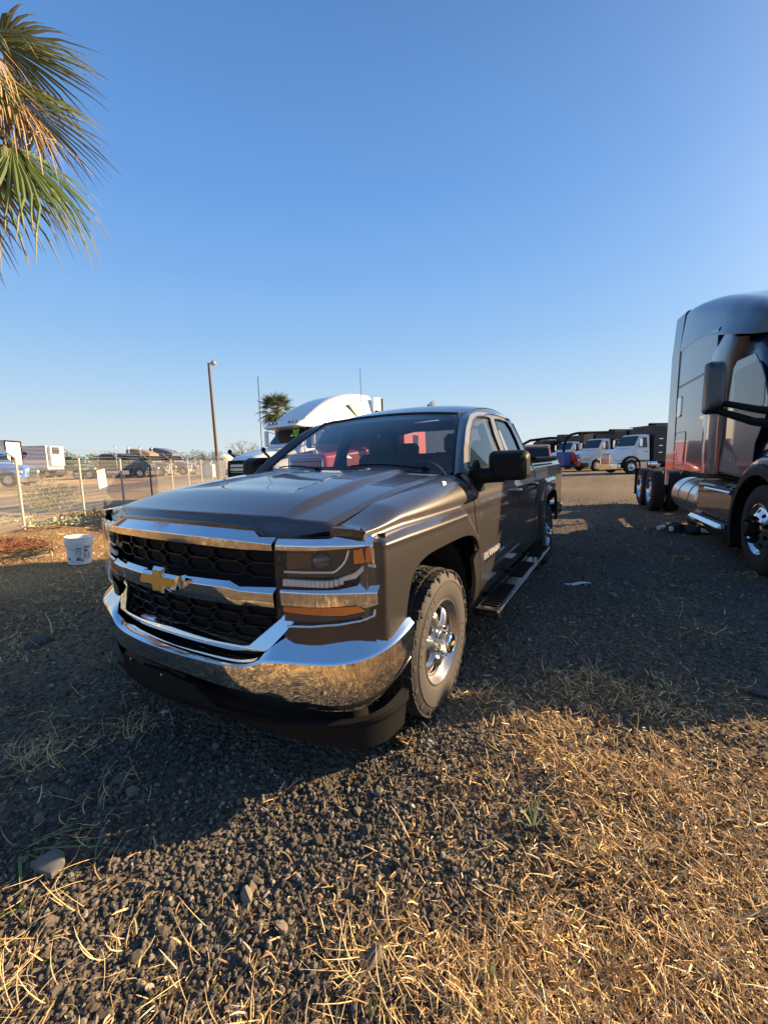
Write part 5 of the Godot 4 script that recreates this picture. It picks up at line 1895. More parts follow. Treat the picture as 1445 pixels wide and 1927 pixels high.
func make_fence() -> void:
	var d := Vector3(-.632, 0, -.775)
	var out := Vector3(-.775, 0, .632)
	var p0 := Vector3(-9.82, 0, -1.79)
	var F := thing("chain_link_fence", "chain-link fence with barbed wire arms along the left side of the lot", "fence", p0)
	var gal := mt("galvanised", Color.BLACK)
	var H := 1.60
	var n0 := -4
	var n1 := 16
	for i in range(n0, n1 + 1):
		var b := d * 2.44 * i
		var po := M.new()
		po.cyl(b - Vector3(0, .15, 0), b + Vector3(0, H, 0), .030, 10)
		po.lathe(b + Vector3(0, H, 0), Vector3.UP, [Vector2(.034, -.03), Vector2(.036, .015), Vector2(.02, .035), Vector2(0, .04)], 10)
		var pn := part(F, "fence_post", po, mt("post_dark", Color(.10, .10, .10), .55, .4) if i in [3, -2] else mt("post_pale", Color(.42, .40, .35), .6, .2))
		var ar := M.new()
		ar.tube([b + Vector3(0, H, 0), b + Vector3(0, H + .30, 0) + out * .34], .016, 6)
		part(pn, "barb_arm", ar, gal)
	for k in 3:
		var t: float = [.28, .62, .97][k]
		var wi := M.new()
		for i in range(n0, n1):
			var pts := []
			for e in 5:
				var q := e / 4.0
				pts.append(d * 2.44 * (i + q) + Vector3(0, H + .30 * t - .02 * sin(q * PI), 0) + out * .34 * t)
			wi.tube(pts, .003, 4, false)
			for e in 16:
				var c: Vector3 = d * 2.44 * (i + e / 16.0) + Vector3(0, H + .30 * t - .02 * sin(fmod(e / 16.0, 1.0) * PI), 0) + out * .34 * t
				wi.tube([c - Vector3(.012, .016, .0), c + Vector3(.012, .016, .0)], .0022, 3)
		part(F, "barbed_wire", wi, gal)
	var tr := M.new()
	for y in [H - .03]: tr.tube([d * 2.44 * n0 + Vector3(0, y, 0), d * 2.44 * n1 + Vector3(0, y, 0)], .004, 5)
	part(F, "tension_wire", tr, gal)
	# the diamond mesh: bent wires, one beside the other
	var ml := M.new()
	var cw := .052
	var len := 2.44 * (n1 - n0)
	var cnt := int(len / cw)
	var rows := int((H - .08) / cw)
	var r := .0027
	for i in cnt:
		var s0 := d * (2.44 * n0 + i * cw)
		var fade := 2 if i > cnt * .6 else 1
		for j in rows:
			var sd := 1.0 if j % 2 == 0 else -1.0
			var a := s0 + d * (cw * .5 * (1.0 - sd)) + Vector3(0, .05 + j * cw, 0)
			var b := s0 + d * (cw * .5 * (1.0 + sd)) + Vector3(0, .05 + (j + 1) * cw, 0)
			var e := (b - a).cross(out).normalized() * r
			var o := out * r
			ml.quad(a + e, b + e, b + o, a + o)
			ml.quad(a + o, b + o, b - e - o * .5, a - e - o * .5)
			ml.quad(a - e - o * .5, b - e - o * .5, b + e, a + e)
	var mn := part(F, "chain_link_mesh", ml, mt("mesh_wire", Color(.30, .30, .29), .5, .4), 60)
	mn.set_meta("kind", "stuff")
	# sign wired to the mesh
	var S := thing("sign", "white sign with faded red lettering hung on the chain-link fence", "sign", p0 + d * 3.55 + Vector3(0, 1.02, 0) - out * .02, 0)
	S.basis = Basis(d, Vector3.UP, d.cross(Vector3.UP)).rotated(out, -.06)
	var bd := M.new()
	bd.extr(V2([-.24, -.29, .25, -.27, .23, .28, -.25, .26]), Transform3D(Basis.IDENTITY, Vector3.ZERO), .006, .001)
	part(S, "board", bd, mt("sign_white", Color(.78, .74, .66), .6))
	var lines := [["PRIVATE", .085, .175, 0], ["PROPERTY", .062, .085, 0], ["NO", .05, .01, 1], ["TRESPASSING", .040, -.07, 1], ["KEEP OUT", .05, -.16, 1]]
	for l in lines:
		var t := part(S, "lettering", letters(l[0], l[1], .002), mt("sign_red", Color(.55, .10, .04), .7) if l[3] == 0 else mt("sign_brown", Color(.30, .16, .06), .7))
		t.position = Vector3(0, l[2], .0065)


func make_bucket() -> void:
	var B := thing("bucket", "white plastic bucket with printed label standing on straw left of the pickup", "bucket", Vector3(-5.02, 0, -.80), .55)
	B.rotation = Vector3(.02, .95, -.06)
	var m := M.new()
	m.lathe(Vector3.ZERO, Vector3.UP, [Vector2(0, .0), Vector2(.135, .0), Vector2(.142, .008), Vector2(.160, .30), Vector2(.172, .302), Vector2(.172, .312), Vector2(.162, .314), Vector2(.163, .335), Vector2(.174, .337), Vector2(.174, .347), Vector2(.164, .349), Vector2(.165, .378), Vector2(.175, .380), Vector2(.175, .400), Vector2(.160, .392), Vector2(.156, .37), Vector2(.138, .012), Vector2(0, .012)], 48)
	part(B, "pail", m, mt("pail_white", Color(.72, .73, .72), .45), 40)
	var pr := func(called: String, a: float, y: float, w: float, h: float, mat: Material) -> void:
		var x := M.new()
		x.panel(V2([a - w, y - h, a + w, y - h, a + w, y + h, a - w, y + h]), func(u, v): return Vector3(sin(u), 0, cos(u)) * (lerpf(.142, .160, v / .3) + .0012) + Vector3(0, v, 0), Vector2(.1, .05))
		part(B, called, x, mat)
	var ink := mt("print_grey", Color(.14, .16, .17), .6)
	var teal := mt("print_teal", Color(.01, .16, .17), .5)
	pr.call("print_block", -.75, .09, .14, .014, teal)
	for q in [[.12, .245, .22, .008], [.12, .115, .22, .003], [.10, .085, .18, .022], [.78, .262, .26, .011], [.70, .215, .15, .018], [1.0, .235, .02, .014], [1.1, .235, .02, .014], [.62, .14, .13, .035], [.98, .14, .13, .035], [.85, .09, .3, .003], [.40, .07, .08, .016], [-.55, .06, .03, .006], [-.3, .055, .03, .008], [.78, .19, .28, .003]]:
		pr.call("print_block", q[0], q[1], q[2], q[3], ink if q[3] < .03 else mt("print_pale", Color(.34, .38, .38), .6))
	var rg := M.new()
	var c := []
	for i in 21:
		var a := TAU * i / 20
		var u := .12 + cos(a) * .20
		var v := .18 + sin(a) * .032
		c.append(Vector3(sin(u), 0, cos(u)) * (lerpf(.142, .160, v / .3) + .001) + Vector3(0, v, 0))
	rg.tube(c, .003, 5, false)
	rg.tube([c[8], c[18]], .003, 5)
	part(B, "warning_symbol", rg, mt("print_dark", Color(.04, .05, .06), .6))
	var hd := M.new()
	var hp := []
	for i in 15:
		var a := PI * i / 14
		hp.append(Vector3(cos(a) * .172, .325 - sin(a) * .10, sin(a) * .175))
	hd.tube(hp, .003, 5)
	part(B, "wire_handle", hd, mt("steel", Color.BLACK))


# ---------------------------------------------------------------- ground
var gn := FastNoiseLite.new()
var gn2 := FastNoiseLite.new()
var gn3 := FastNoiseLite.new()
const EYE := Vector2(1.792, 2.029)


func fence_q(x: float, z: float) -> float:
	return (x + 9.82) * -.775 + (z + 1.79) * .632


func gh(x: float, z: float) -> float:
	var d := Vector2(x - 1.0, z - 0.5).length()
	var f := sm(60.0, 3.0, d)
	var h := gn.get_noise_2d(x * 1.0, z * 1.0) * .030 + gn2.get_noise_2d(x, z) * .014 * sm(14, 4, d)
	# a low heap of dry stuff before the fence
	var q := fence_q(x, z)
	h += .10 * exp(-pow((q + .9) / .6, 2)) * (0.5 + gn.get_noise_2d(x * 2.0, z * 2.0)) * sm(-6, -4.5, x)
	return h * f - .006


# how much dry grass lies there, 0 to 1
func straw_at(x: float, z: float) -> float:
	var b := .17
	b += .75 * sm(1.0, 1.75, x) * sm(-1.05, -.15, z)
	b += .36 * sm(1.5, 2.6, x) * sm(-2.4, -1.0, z)
	b += .62 * sm(-1.6, -3.2, x)
	b += .38 * sm(.9, 1.25, z + .35 * (x - .9))
	b += .45 * sm(2.4, 3.6, z)
	b -= .42 * exp(-(pow(x - .45, 2) + pow(z - .85, 2)) / .5)
	b -= .25 * exp(-(pow(x - 1.3, 2) + pow(z + 2.2, 2)) / 2.0)
	b += .80 * gn3.get_noise_2d(x, z) + .40 * gn2.get_noise_2d(x * .6 + 40, z * .6)
	return clampf(b, 0.0, 1.0)


func axis_steps(c: float, fine: float, span: float, far: float) -> PackedFloat32Array:
	var a := PackedFloat32Array()
	var p := 0.0
	var s := fine
	while p < far:
		a.append(p)
		if p > span: s *= 1.16
		p += s
	a.append(far)
	var r := PackedFloat32Array()
	for i in range(a.size() - 1, 0, -1): r.append(c - a[i])
	for v in a: r.append(c + v)
	return r


func make_ground() -> void:
	gn.seed = 3
	gn.frequency = .55
	gn.fractal_octaves = 3
	gn2.seed = 8
	gn2.frequency = 3.2
	gn2.fractal_octaves = 3
	gn3.seed = 21
	gn3.frequency = .75
	gn3.fractal_octaves = 4
	var xs := axis_steps(1.0, .045, 3.0, 900.0)
	var zs := axis_steps(0.6, .045, 2.6, 900.0)
	var nx := xs.size()
	var nz := zs.size()
	var V := PackedVector3Array()
	var C := PackedColorArray()
	var N := PackedVector3Array()
	var H := PackedFloat32Array()
	for j in nz:
		for i in nx:
			var x := xs[i]
			var z := zs[j]
			var y := gh(x, z)
			V.append(Vector3(x, y, z))
			var q := fence_q(x, z)
			var s := straw_at(x, z)
			var n1 := gn3.get_noise_2d(x * .13 + 7, z * .13)
			var n0 := gn2.get_noise_2d(x * .3, z * .3)
			var c := (Vector3(.155, .138, .116).lerp(Vector3(.31, .215, .125), sm(-.6, -2.4, x)) * (1.0 + .3 * n0)).lerp(Vector3(.21, .15, .088), s * .85)  # left side: straw-brown soil, its colour also warmed to lift the blue shade
			# the open lot further back: trodden brown gravel
			c = c.lerp(Vector3(.24, .20, .155) * (1.0 + .35 * n1 + .2 * n0), sm(-6.0, -13.0, z) * sm(-8, -5, x))
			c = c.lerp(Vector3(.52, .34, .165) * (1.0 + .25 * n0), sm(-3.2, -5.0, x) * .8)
			# beyond the fence: tan dirt with a worn grey road
			var dirt := Vector3(.62, .43, .255) * (1.0 + .28 * n1 + .12 * n0)
			dirt = dirt.lerp(Vector3(.64, .48, .32) * (1.0 + .2 * n1), sm(12, 3, q))
			c = c.lerp(dirt, sm(.1, 1.2, q + .4 * n0))
			var w := q + 1.1 * n1
			c = c.lerp(Vector3(.30, .25, .20) * (1.0 + .2 * n0), sm(3.7, 4.4, w) * sm(8.9, 8.2, w) * .8)
			c = c.lerp(Vector3(.32, .24, .16), sm(10.6, 11.2, w) * sm(12.6, 11.8, w) * .6)
			C.append(Color(c.x * 1.35, c.y * 1.35, c.z * 1.35))
	for j in nz:
		for i in nx:
			var i0 := maxi(i - 1, 0)
			var i1 := mini(i + 1, nx - 1)
			var j0 := maxi(j - 1, 0)
			var j1 := mini(j + 1, nz - 1)
			N.append(Vector3(-(V[j * nx + i1].y - V[j * nx + i0].y) / (xs[i1] - xs[i0]), 1.0, -(V[j1 * nx + i].y - V[j0 * nx + i].y) / (zs[j1] - zs[j0])).normalized())
	var I := PackedInt32Array()
	for j in nz - 1:
		for i in nx - 1:
			var a := j * nx + i
			I.append_array(PackedInt32Array([a, a + 1, a + nx + 1, a, a + nx + 1, a + nx]))
	var arr := []
	arr.resize(Mesh.ARRAY_MAX)
	arr[Mesh.ARRAY_VERTEX] = V
	arr[Mesh.ARRAY_NORMAL] = N
	arr[Mesh.ARRAY_COLOR] = C
	arr[Mesh.ARRAY_INDEX] = I
	var me := ArrayMesh.new()
	me.add_surface_from_arrays(Mesh.PRIMITIVE_TRIANGLES, arr)
	var m := StandardMaterial3D.new()
	m.vertex_color_use_as_albedo = true
	m.roughness = .95
	m.metallic_specular = .2
	m.albedo_texture = noise_tex(5, .035, Color(.52, .50, .48), Color(1, 1, 1), 1024, 5)
	m.heightmap_enabled = true
	m.heightmap_texture = noise_tex(6, .05, Color.BLACK, Color.WHITE, 1024, 5)
	m.heightmap_scale = 2.2
	m.uv1_triplanar = true
	m.uv1_world_triplanar = true
	m.uv1_scale = Vector3.ONE * .55
	m.resource_name = "ground"
	struct("ground", me, m)
	# the worn grey track beyond the fence
	var rd := M.new()
	var prev := []
	for i in 121:
		var s := -60.0 + i * 1.6
		var row := []
		for k in 7:
			var t := k / 6.0
			var q: float = lerpf(4.35, 8.1, t) + .35 * gn3.get_noise_2d(s * .5, 30.0 + (0.0 if k < 3 else 9.0)) - 1.1 * gn3.get_noise_2d(s * .06, 5.0)
			var p := Vector3(-9.82, 0, -1.79) + Vector3(-.632, 0, -.775) * s + Vector3(-.775, 0, .632) * q
			p.y = gh(p.x, p.z) + .03 - (.028 if k == 0 or k == 6 else 0.0)
			row.append(p)
		if i > 0:
			for k in 6: rd.quad(prev[k], row[k], row[k + 1], prev[k + 1])
		prev = row
	var rm := StandardMaterial3D.new()
	rm.albedo_color = Color(.36, .30, .24).linear_to_srgb()
	rm.roughness = .95
	rm.metallic_specular = .2
	rm.albedo_texture = noise_tex(12, .02, Color(.62, .60, .57), Color(1, 1, 1), 512, 5)
	rm.uv1_triplanar = true
	rm.uv1_world_triplanar = true
	rm.uv1_scale = Vector3.ONE * .25
	rm.resource_name = "road"
	struct("road", rd, rm)


func stone_mesh(sd: int) -> ArrayMesh:
	var r := RandomNumberGenerator.new()
	r.seed = sd
	var s := SphereMesh.new()
	s.radial_segments = 7
	s.rings = 4
	s.radius = 1.0
	s.height = 2.0
	var a := s.get_mesh_arrays()
	var v: PackedVector3Array = a[Mesh.ARRAY_VERTEX]
	var idx: PackedInt32Array = a[Mesh.ARRAY_INDEX]
	var cuts := []
	for i in 9: cuts.append([Vector3(r.randfn(), r.randfn(), r.randfn()).normalized(), r.randf_range(.55, .85)])
	var m := M.new()
	for i in range(0, idx.size(), 3):
		var p := []
		for k in 3:
			var q := v[idx[i + k]]
			for c in cuts:
				var d: float = q.dot(c[0]) - c[1]
				if d > 0: q -= c[0] * d
			p.append(q)
		if (p[1] - p[0]).cross(p[2] - p[0]).length() > 1e-7: m.tri(p[0], p[2], p[1])
	return m.mesh(28)


func blade_mesh(bend: float, w: float) -> ArrayMesh:
	var V := PackedVector3Array()
	var N := PackedVector3Array()
	var I := PackedInt32Array()
	var n := 4
	for i in n + 1:
		var t := float(i) / n
		var ww := w * (1.0 - .75 * pow(t, 3))
		var p := Vector3(t, bend * t * t, bend * .5 * sin(t * 2.6))
		for s in [-1.0, 0.0, 1.0]:
			V.append(p + Vector3(0, -.35 * w * absf(s), s * ww))
			N.append(Vector3(-bend, 1.0, s * .9).normalized())
	for i in n:
		for k in 2:
			var a := i * 3 + k
			I.append_array(PackedInt32Array([a, a + 3, a + 4, a, a + 4, a + 1]))
	var arr := []
	arr.resize(Mesh.ARRAY_MAX)
	arr[Mesh.ARRAY_VERTEX] = V
	arr[Mesh.ARRAY_NORMAL] = N
	arr[Mesh.ARRAY_INDEX] = I
	var me := ArrayMesh.new()
	me.add_surface_from_arrays(Mesh.PRIMITIVE_TRIANGLES, arr)
	return me


func scatter(called: String, me: Mesh, mat: Material, xf: Array, col: PackedColorArray) -> void:
	var mm := MultiMesh.new()
	mm.transform_format = MultiMesh.TRANSFORM_3D
	mm.use_colors = true
	mm.mesh = me
	mm.instance_count = xf.size()
	for i in xf.size():
		mm.set_instance_transform(i, xf[i])
		mm.set_instance_color(i, col[i])
	var o := MultiMeshInstance3D.new()
	o.multimesh = mm
	o.material_override = mat
	o.name = numbered(called)
	add_child(o)
	o.set_meta("kind", "stuff")
	o.set_meta("label", {"gravel": "dark crushed gravel covering the lot around the pickup", "dry_grass": "cut golden dry grass strewn over the gravel", "standing_straw": "dry grass stems still standing in tufts near the camera"}.get(called, called))
	o.set_meta("category", {"gravel": "gravel"}.get(called, "dry grass"))


func under_truck(x: float, z: float) -> bool:
	return absf(x) < .78 and z < .75 and z > -4.6


# a point of the lot: nearer the camera more often, over the given spread of directions
func spot(r0: float, r1: float, a0: float, a1: float) -> Vector2:
	var r := r0 * pow(r1 / r0, rng.randf())
	var a := deg_to_rad(30.2 + rng.randf_range(a0, a1))
	return EYE + Vector2(-sin(a), -cos(a)) * r


func make_litter() -> void:
	var gm := StandardMaterial3D.new()
	gm.vertex_color_use_as_albedo = true
	gm.roughness = .85
	gm.metallic_specular = .3
	gm.resource_name = "gravel"
	gm.albedo_texture = noise_tex(31, .06, Color(.68, .67, .66), Color(1, 1, 1), 256, 4)
	gm.heightmap_enabled = true
	gm.heightmap_texture = noise_tex(32, .06, Color.BLACK, Color.WHITE, 256, 4)
	gm.heightmap_scale = .25
	gm.uv1_triplanar = true
	gm.uv1_scale = Vector3.ONE * .6
	var sm_ := StandardMaterial3D.new()
	sm_.vertex_color_use_as_albedo = true
	sm_.roughness = .7
	sm_.metallic_specular = .3
	sm_.resource_name = "straw"
	sm_.backlight_enabled = true
	sm_.backlight = Color(.35, .35, .35)
	# gravel
	for k in 3:
		var xf := []
		var col := PackedColorArray()
		var n := 36000
		for i in n:
			var p := spot(.55, 15.0, -62, 62)
			var d := p.distance_to(EYE)
			if fence_q(p.x, p.y) > -.6 or under_truck(p.x, p.y): continue
			var s := straw_at(p.x, p.y)
			if rng.randf() < s * .80: continue
			if p.x < -3.5 and rng.randf() < .8: continue
			var r := lerpf(.0038, .0125, pow(rng.randf(), 2.6)) * (1.0 + .07 * d)
			if rng.randf() < .012: r *= 2.3
			var b := Basis.from_euler(Vector3(rng.randf() * TAU, rng.randf() * TAU, rng.randf() * TAU)) * Basis.from_scale(Vector3(r * rng.randf_range(.8, 1.35), r * rng.randf_range(.55, .85), r))
			xf.append(Transform3D(b, Vector3(p.x, gh(p.x, p.y) + r * rng.randf_range(.05, .5), p.y)))
			var v := rng.randf_range(.45, 1.6) * .185
			if rng.randf() < .06: v *= 2.2
			col.append(Color(v * 1.13, v, v * .82))
		scatter("gravel", stone_mesh(100 + k), gm, xf, col)
	# strewn dry grass
	for k in 5:
		var xf := []
		var col := PackedColorArray()
		for i in (50000 if k < 4 else 3000):
			var p := spot(.5, 13.0, -64, 64) if i % 9 else EYE + Vector2(rng.randf_range(-4.5, 3.5), rng.randf_range(-.5, 6.0))
			var d := p.distance_to(EYE)
			if fence_q(p.x, p.y) > -.3 or under_truck(p.x, p.y): continue
			var s := straw_at(p.x, p.y)
			if rng.randf() > pow(s, 2.1) + .02: continue
			var l: float = rng.randf_range(.010, .052) * (1.0 + .07 * d)
			if rng.randf() < .06: l *= 1.9
			if k == 4: l *= 3.0
			var wk := (1.0 + .14 * d) * rng.randf_range(.6, 1.3)
			var b := Basis(Vector3.UP, rng.randf() * TAU) * Basis(Vector3(0, 0, 1), rng.randfn(.16, .40)) * Basis(Vector3.RIGHT, rng.randfn() * .8) * Basis.from_scale(Vector3(l, l, (.125 if k < 4 else .2) * wk))
			xf.append(Transform3D(b, Vector3(p.x, gh(p.x, p.y) + .004 + rng.randf() * .036 * s * s, p.y)))
			var v := rng.randf_range(.45, 1.25)
			var tone := Color(.70, .48, .22) if rng.randf() < .55 else (Color(.44, .27, .12) if rng.randf() < .55 else Color(.82, .68, .43))
			col.append(Color(tone.r * v, tone.g * v, tone.b * v))
		scatter("dry_grass", blade_mesh([.01, .04, -.02, .08, .14][k], [.012, .015, .010, .013, .009][k]), sm_, xf, col)
	# stems still standing, in tufts
	var xf2 := []
	var col2 := PackedColorArray()
	var tufts := []
	for i in 260:
		var p := spot(.6, 7.0, -56, 60)
		if straw_at(p.x, p.y) > .5 and not under_truck(p.x, p.y) and fence_q(p.x, p.y) < -1.0: tufts.append(p)
	for p in [[.35, 1.70], [.55, 1.62], [.28, 1.55], [2.1, .95], [2.25, .75], [1.95, 1.1], [1.75, 1.15], [.78, 1.45], [1.1, 1.5], [1.35, 1.42], [2.3, .5], [.05, 1.35], [-.35, 1.0], [-.05, 1.25], [2.2, 1.05]]: tufts.append(Vector2(p[0], p[1]))
	for c in tufts:
		var cnt := rng.randi_range(16, 46)
		var rad := rng.randf_range(.03, .11)
		for i in cnt:
			var p: Vector2 = c + Vector2(rng.randfn(), rng.randfn()) * rad
			var l := rng.randf_range(.05, .15)
			var b := Basis(Vector3.UP, rng.randf() * TAU) * Basis(Vector3(0, 0, 1), rng.randf_range(.15, 1.25)) * Basis.from_scale(Vector3(l, l, .10 * rng.randf_range(.6, 1.2)))
			xf2.append(Transform3D(b, Vector3(p.x, gh(p.x, p.y), p.y)))
			var v := rng.randf_range(.6, 1.2)
			col2.append(Color(.72 * v, .52 * v, .25 * v))
	scatter("standing_straw", blade_mesh(-.32, .016), sm_, xf2, col2)
	# single rocks
	var rocks := [
		[-.72, .62, .15, .045, "flat grey stone lying in the pickup's shadow before the bumper", .10, .5],
		[.10, 1.53, .085, .035, "rough grey stone at the lower left, half in sunlight", .13, .2],
		[2.42, -.33, .06, .03, "dark stone at the right edge on the straw", .05, 1.2],
		[-.42, .78, .028, .010, "small pale stone beside the flat grey stone", .45, .9],
		[1.30, -.22, .03, .014, "small pale stone near the front wheel", .35, 2.0],
		[-2.2, .72, .12, .05, "dark stone in the shade left of the pickup", .07, 1.8],
		[-1.95, -.05, .10, .04, "brown stone in the shade near the pickup's front corner", .09, 2.8],
		[2.05, -.62, .05, .02, "small grey stone in the semi's shadow", .16, 2.2],
		[2.55, -1.0, .07, .03, "flat dark slab in the semi's shadow", .05, .4],
		[1.02, .30, .028, .012, "pale chip of stone right of the bumper's corner", .42, .1],
		[1.45, 1.30, .035, .02, "dark lump at the bottom of the picture", .05, .1],
	]
	var i := 0
	for r in rocks:
		var mm := stone_mesh(300 + i)
		var o := one("stone", mm, mt("stone_%d" % i, Color(r[5] * 1.03, r[5], r[5] * .93), .9), r[4], "stone", "")
		o.transform = Transform3D(Basis(Vector3.UP, r[6]) * Basis.from_scale(Vector3(r[2], r[3], r[2] * .62)), Vector3(r[0], gh(r[0], r[1]) + r[3] * .35, r[1]))
		i += 1
	# things dropped on the ground
	var pa := M.new()
	pa.panel(V2([-.14, -.03, .0, -.045, .15, -.01, .13, .03, -.02, .04, -.13, .02]), func(u, v): return Vector3(u, .012 + .012 * sin(u * 21.0) + .02 * absf(v), v), Vector2(.04, .03))
	var pn := one("paper_scrap", pa, mt("paper", Color(.7, .7, .66), .7), "torn pale paper scrap on the gravel between the two trucks", "paper")
	pn.position = Vector3(1.42, gh(1.42, -2.8), -2.8)
	pn.rotation.y = .5
	var T := thing("trash_heap", "black rags and two pale cans lying under the blue semi's step", "trash", Vector3(2.78, 0, -7.1), .3)
	for k in 5:
		var rg := M.new()
		var rings := []
		for e in 7:
			var t := e / 6.0
			var ring_ := PackedVector3Array()
			for w in 9:
				var a := TAU * w / 9
				var rad := sin(PI * clampf(t, .06, .94)) * (.16 + .05 * sin(a * 3 + k * 2.0) + .03 * sin(a * 5 + e))
				ring_.append(Vector3(lerpf(-.26, .26, t), .02 + maxf(0, sin(a)) * rad * .75, cos(a) * rad))
			rings.append(ring_)
		rg.loft(rings)
		var o := part(T, "rag", rg, mt("rag_black", Color(.014, .014, .016), .8), 60)
		o.position = Vector3([-.1, .25, .5, .1, .65][k], .01, [0, -.15, .1, .25, -.1][k])
		o.rotation.y = k * 1.3
	for k in 3:
		var cn := M.new()
		cn.cyl(Vector3(-.07, 0, 0), Vector3(.07, 0, 0), .038, 16, -1, .006)
		var o := part(T, "can", cn, mt("white_paint", Color.BLACK))
		o.position = Vector3([-.38, -.28, .18][k], .07, [.1, .25, .42][k])
		o.rotation = Vector3(0, [.4, 1.2, -.3][k], [.2, 0, 0][k])
	var ycl := M.new()
	ycl.panel(rrect(-.17, -.08, .17, .08, .04), func(u, v): return Vector3(u, .02 + .035 * sin(u * 19 + v * 9) * cos(v * 25.0) + .03 * (1.0 - absf(u) * 5.0), v), Vector2(.025, .025), .01)
	var yn := one("yellow_cloth", ycl, mt("cloth_yellow", Color(.38, .31, .08), .9), "crumpled yellow cloth lying on the blue semi's upper step", "cloth")
	var bt := Basis(Vector3.UP, deg_to_rad(7.3))
	yn.transform = Transform3D(bt * Basis(Vector3.UP, 1.5), Vector3(4.34, 0, -4.29) + bt * Vector3(-1.10, .905, -1.02))


# ---------------------------------------------------------------- plants
func two_tone(key: String, c: Color, back := .25) -> StandardMaterial3D:
	if mats.has(key): return mats[key]
	var m := mt(key, c, .55)
	m.backlight_enabled = true
	m.backlight = Color(back, back, back)
	return m


# one fan leaf: a stalk from the crown and a pleated blade whose tips part and hang
func fan_leaf(st: M, bl: M, tips: M, o: Vector3, dir: Vector3, stalk: float, rad: float, up: Vector3, droop: float, n: int, segs := 5) -> void:
	dir = dir.normalized()
	var pts := []
	for i in 6:
		var t := i / 5.0
		pts.append(o + dir * stalk * t - Vector3(0, stalk * .14 * droop * t * t, 0))
	st.tube(pts, [.030, .024, .020, .017, .015, .014], 5)
	var hub: Vector3 = pts[5]
	var d: Vector3 = (pts[5] - pts[4]).normalized()
	var side := d.cross(up).normalized()
	var nrm := side.cross(d).normalized()
	for k in n:
		var a := lerpf(-1.95, 1.95, (k + .5) / n)
		var half := 1.95 / n
		var L := rad * (1.0 - .30 * pow(absf(a) / 1.95, 2)) * rng.randf_range(.9, 1.06)
		var split := .42 * rad
		var prev := []
		var tw := rng.randfn() * .16
		var dr := droop * rng.randf_range(.6, 1.55)
		for i in segs + 1:
			var t := float(i) / segs
			var r := L * t
			var w: float
			if r < split: w = r * half * .98
			else: w = split * half * .98 * (1.0 - (r - split) / (L - split + .001) * .93)
			var dd := (d * cos(a) + side * sin(a))
			var acr := (side * cos(a) - d * sin(a))
			var fall := pow(t, 2.2) * dr * L * .55
			var c := hub + dd * r * (1.0 - .18 * dr * t * t) - Vector3(0, fall, 0) + nrm * (.10 * rad * t * (1.0 - absf(a) * .9)) + acr * tw * sm(.5, 1, t) * L * .5
			var fold := nrm * w * .55
			var cur := [c - acr * w - fold * .5, c + fold * .5, c + acr * w - fold * .5]
			if i > 0:
				var target := tips if (tips != null and t > .82) else bl
				for s in 2: target.quad(prev[s], prev[s + 1], cur[s + 1], cur[s])
			prev = cur


func palm(label: String, at: Vector3, h: float, leaves: Array, scale: float, n: int, skirt: bool) -> void:
	var T := thing("palm_tree", label, "palm tree", at)
	var tr := M.new()
	var pts := []
	var rr := []
	for i in 14:
		var t := i / 13.0
		pts.append(Vector3(sin(t * 2.0) * .06, (h + .1) * t, 0))
		rr.append((.26 - .07 * t + .02 * (i % 2) + (.10 if i == 13 else 0.0)) * scale)
	tr.tube(pts, rr, 14)
	part(T, "trunk", tr, mt("palm_bark", Color(.15, .11, .075), .95), 50)
	var greens := [two_tone("palm_green", Color(.060, .10, .022)), two_tone("palm_green_pale", Color(.12, .15, .038)), two_tone("palm_olive", Color(.22, .18, .05)), two_tone("palm_dead", Color(.30, .20, .10), .15)]
	var tipm := [two_tone("palm_tip", Color(.19, .17, .06)), two_tone("palm_tip", Color(.19, .17, .06)), two_tone("palm_dead_tip", Color(.36, .24, .12), .15), two_tone("palm_dead_tip", Color(.36, .24, .12), .15)]
	var stm := mt("palm_stalk", Color(.16, .13, .04), .6)
	for l in leaves:
		var st := M.new()
		var bl := M.new()
		var tp := M.new()
		fan_leaf(st, bl, tp, Vector3(0, h, 0), l[0], l[1], l[2], l[4] if l.size() > 4 else Vector3.UP, l[3], n)
		var kind: int = l[5] if l.size() > 5 else 0
		var leaf := part(T, "palm_leaf", bl, greens[kind], 20)
		part(leaf, "leaf_tips", tp, tipm[kind], 20).set_meta("kind", "stuff")
		part(leaf, "stalk", st, stm)
	if skirt:
		# dead stems, threads and old leaf shreds hanging in the crown
		var dd := M.new()
		for b in 16:
			var az := TAU * b / 16.0 + .2
			var reach := rng.randf_range(1.1, 2.4) * scale
			var path := []
			for i in 7:
				var t := i / 6.0
				path.append(Vector3(cos(az) * reach * t, h + .25 * sin(t * 2.4) - 1.05 * t * t, sin(az) * reach * t))
			dd.tube(path, [.02, .018, .015, .012, .01, .008, .005], 5)
			for s in 60:
				var t := rng.randf_range(.3, 1.0)
				var c: Vector3 = path[int(t * 5.99)].lerp(path[mini(6, int(t * 5.99) + 1)], fmod(t * 5.99, 1.0))
				var q := [c]
				var len := rng.randf_range(.12, .60)
				var off := Vector3(rng.randfn(), 0, rng.randfn()) * .10
				for i in 4: q.append(c + off * (i + 1) / 2.0 - Vector3(0, len * (i + 1) / 4.0, 0) + Vector3(rng.randfn(), rng.randfn(), rng.randfn()) * .015)
				dd.tube(q, .0035, 3, false)
				if s % 7 == 0:
					var e: Vector3 = q[3]
					var w := Vector3(rng.randfn(), rng.randfn() * .3, rng.randfn()).normalized() * .025
					dd.quad(e - w, e + w, e + w * .6 - Vector3(0, .16, 0), e - w * .5 - Vector3(.01, .15, 0))
		var ob := part(T, "dead_stems", dd, two_tone("palm_dead_stem", Color(.50, .34, .21), .1), 60)
		ob.set_meta("kind", "stuff")


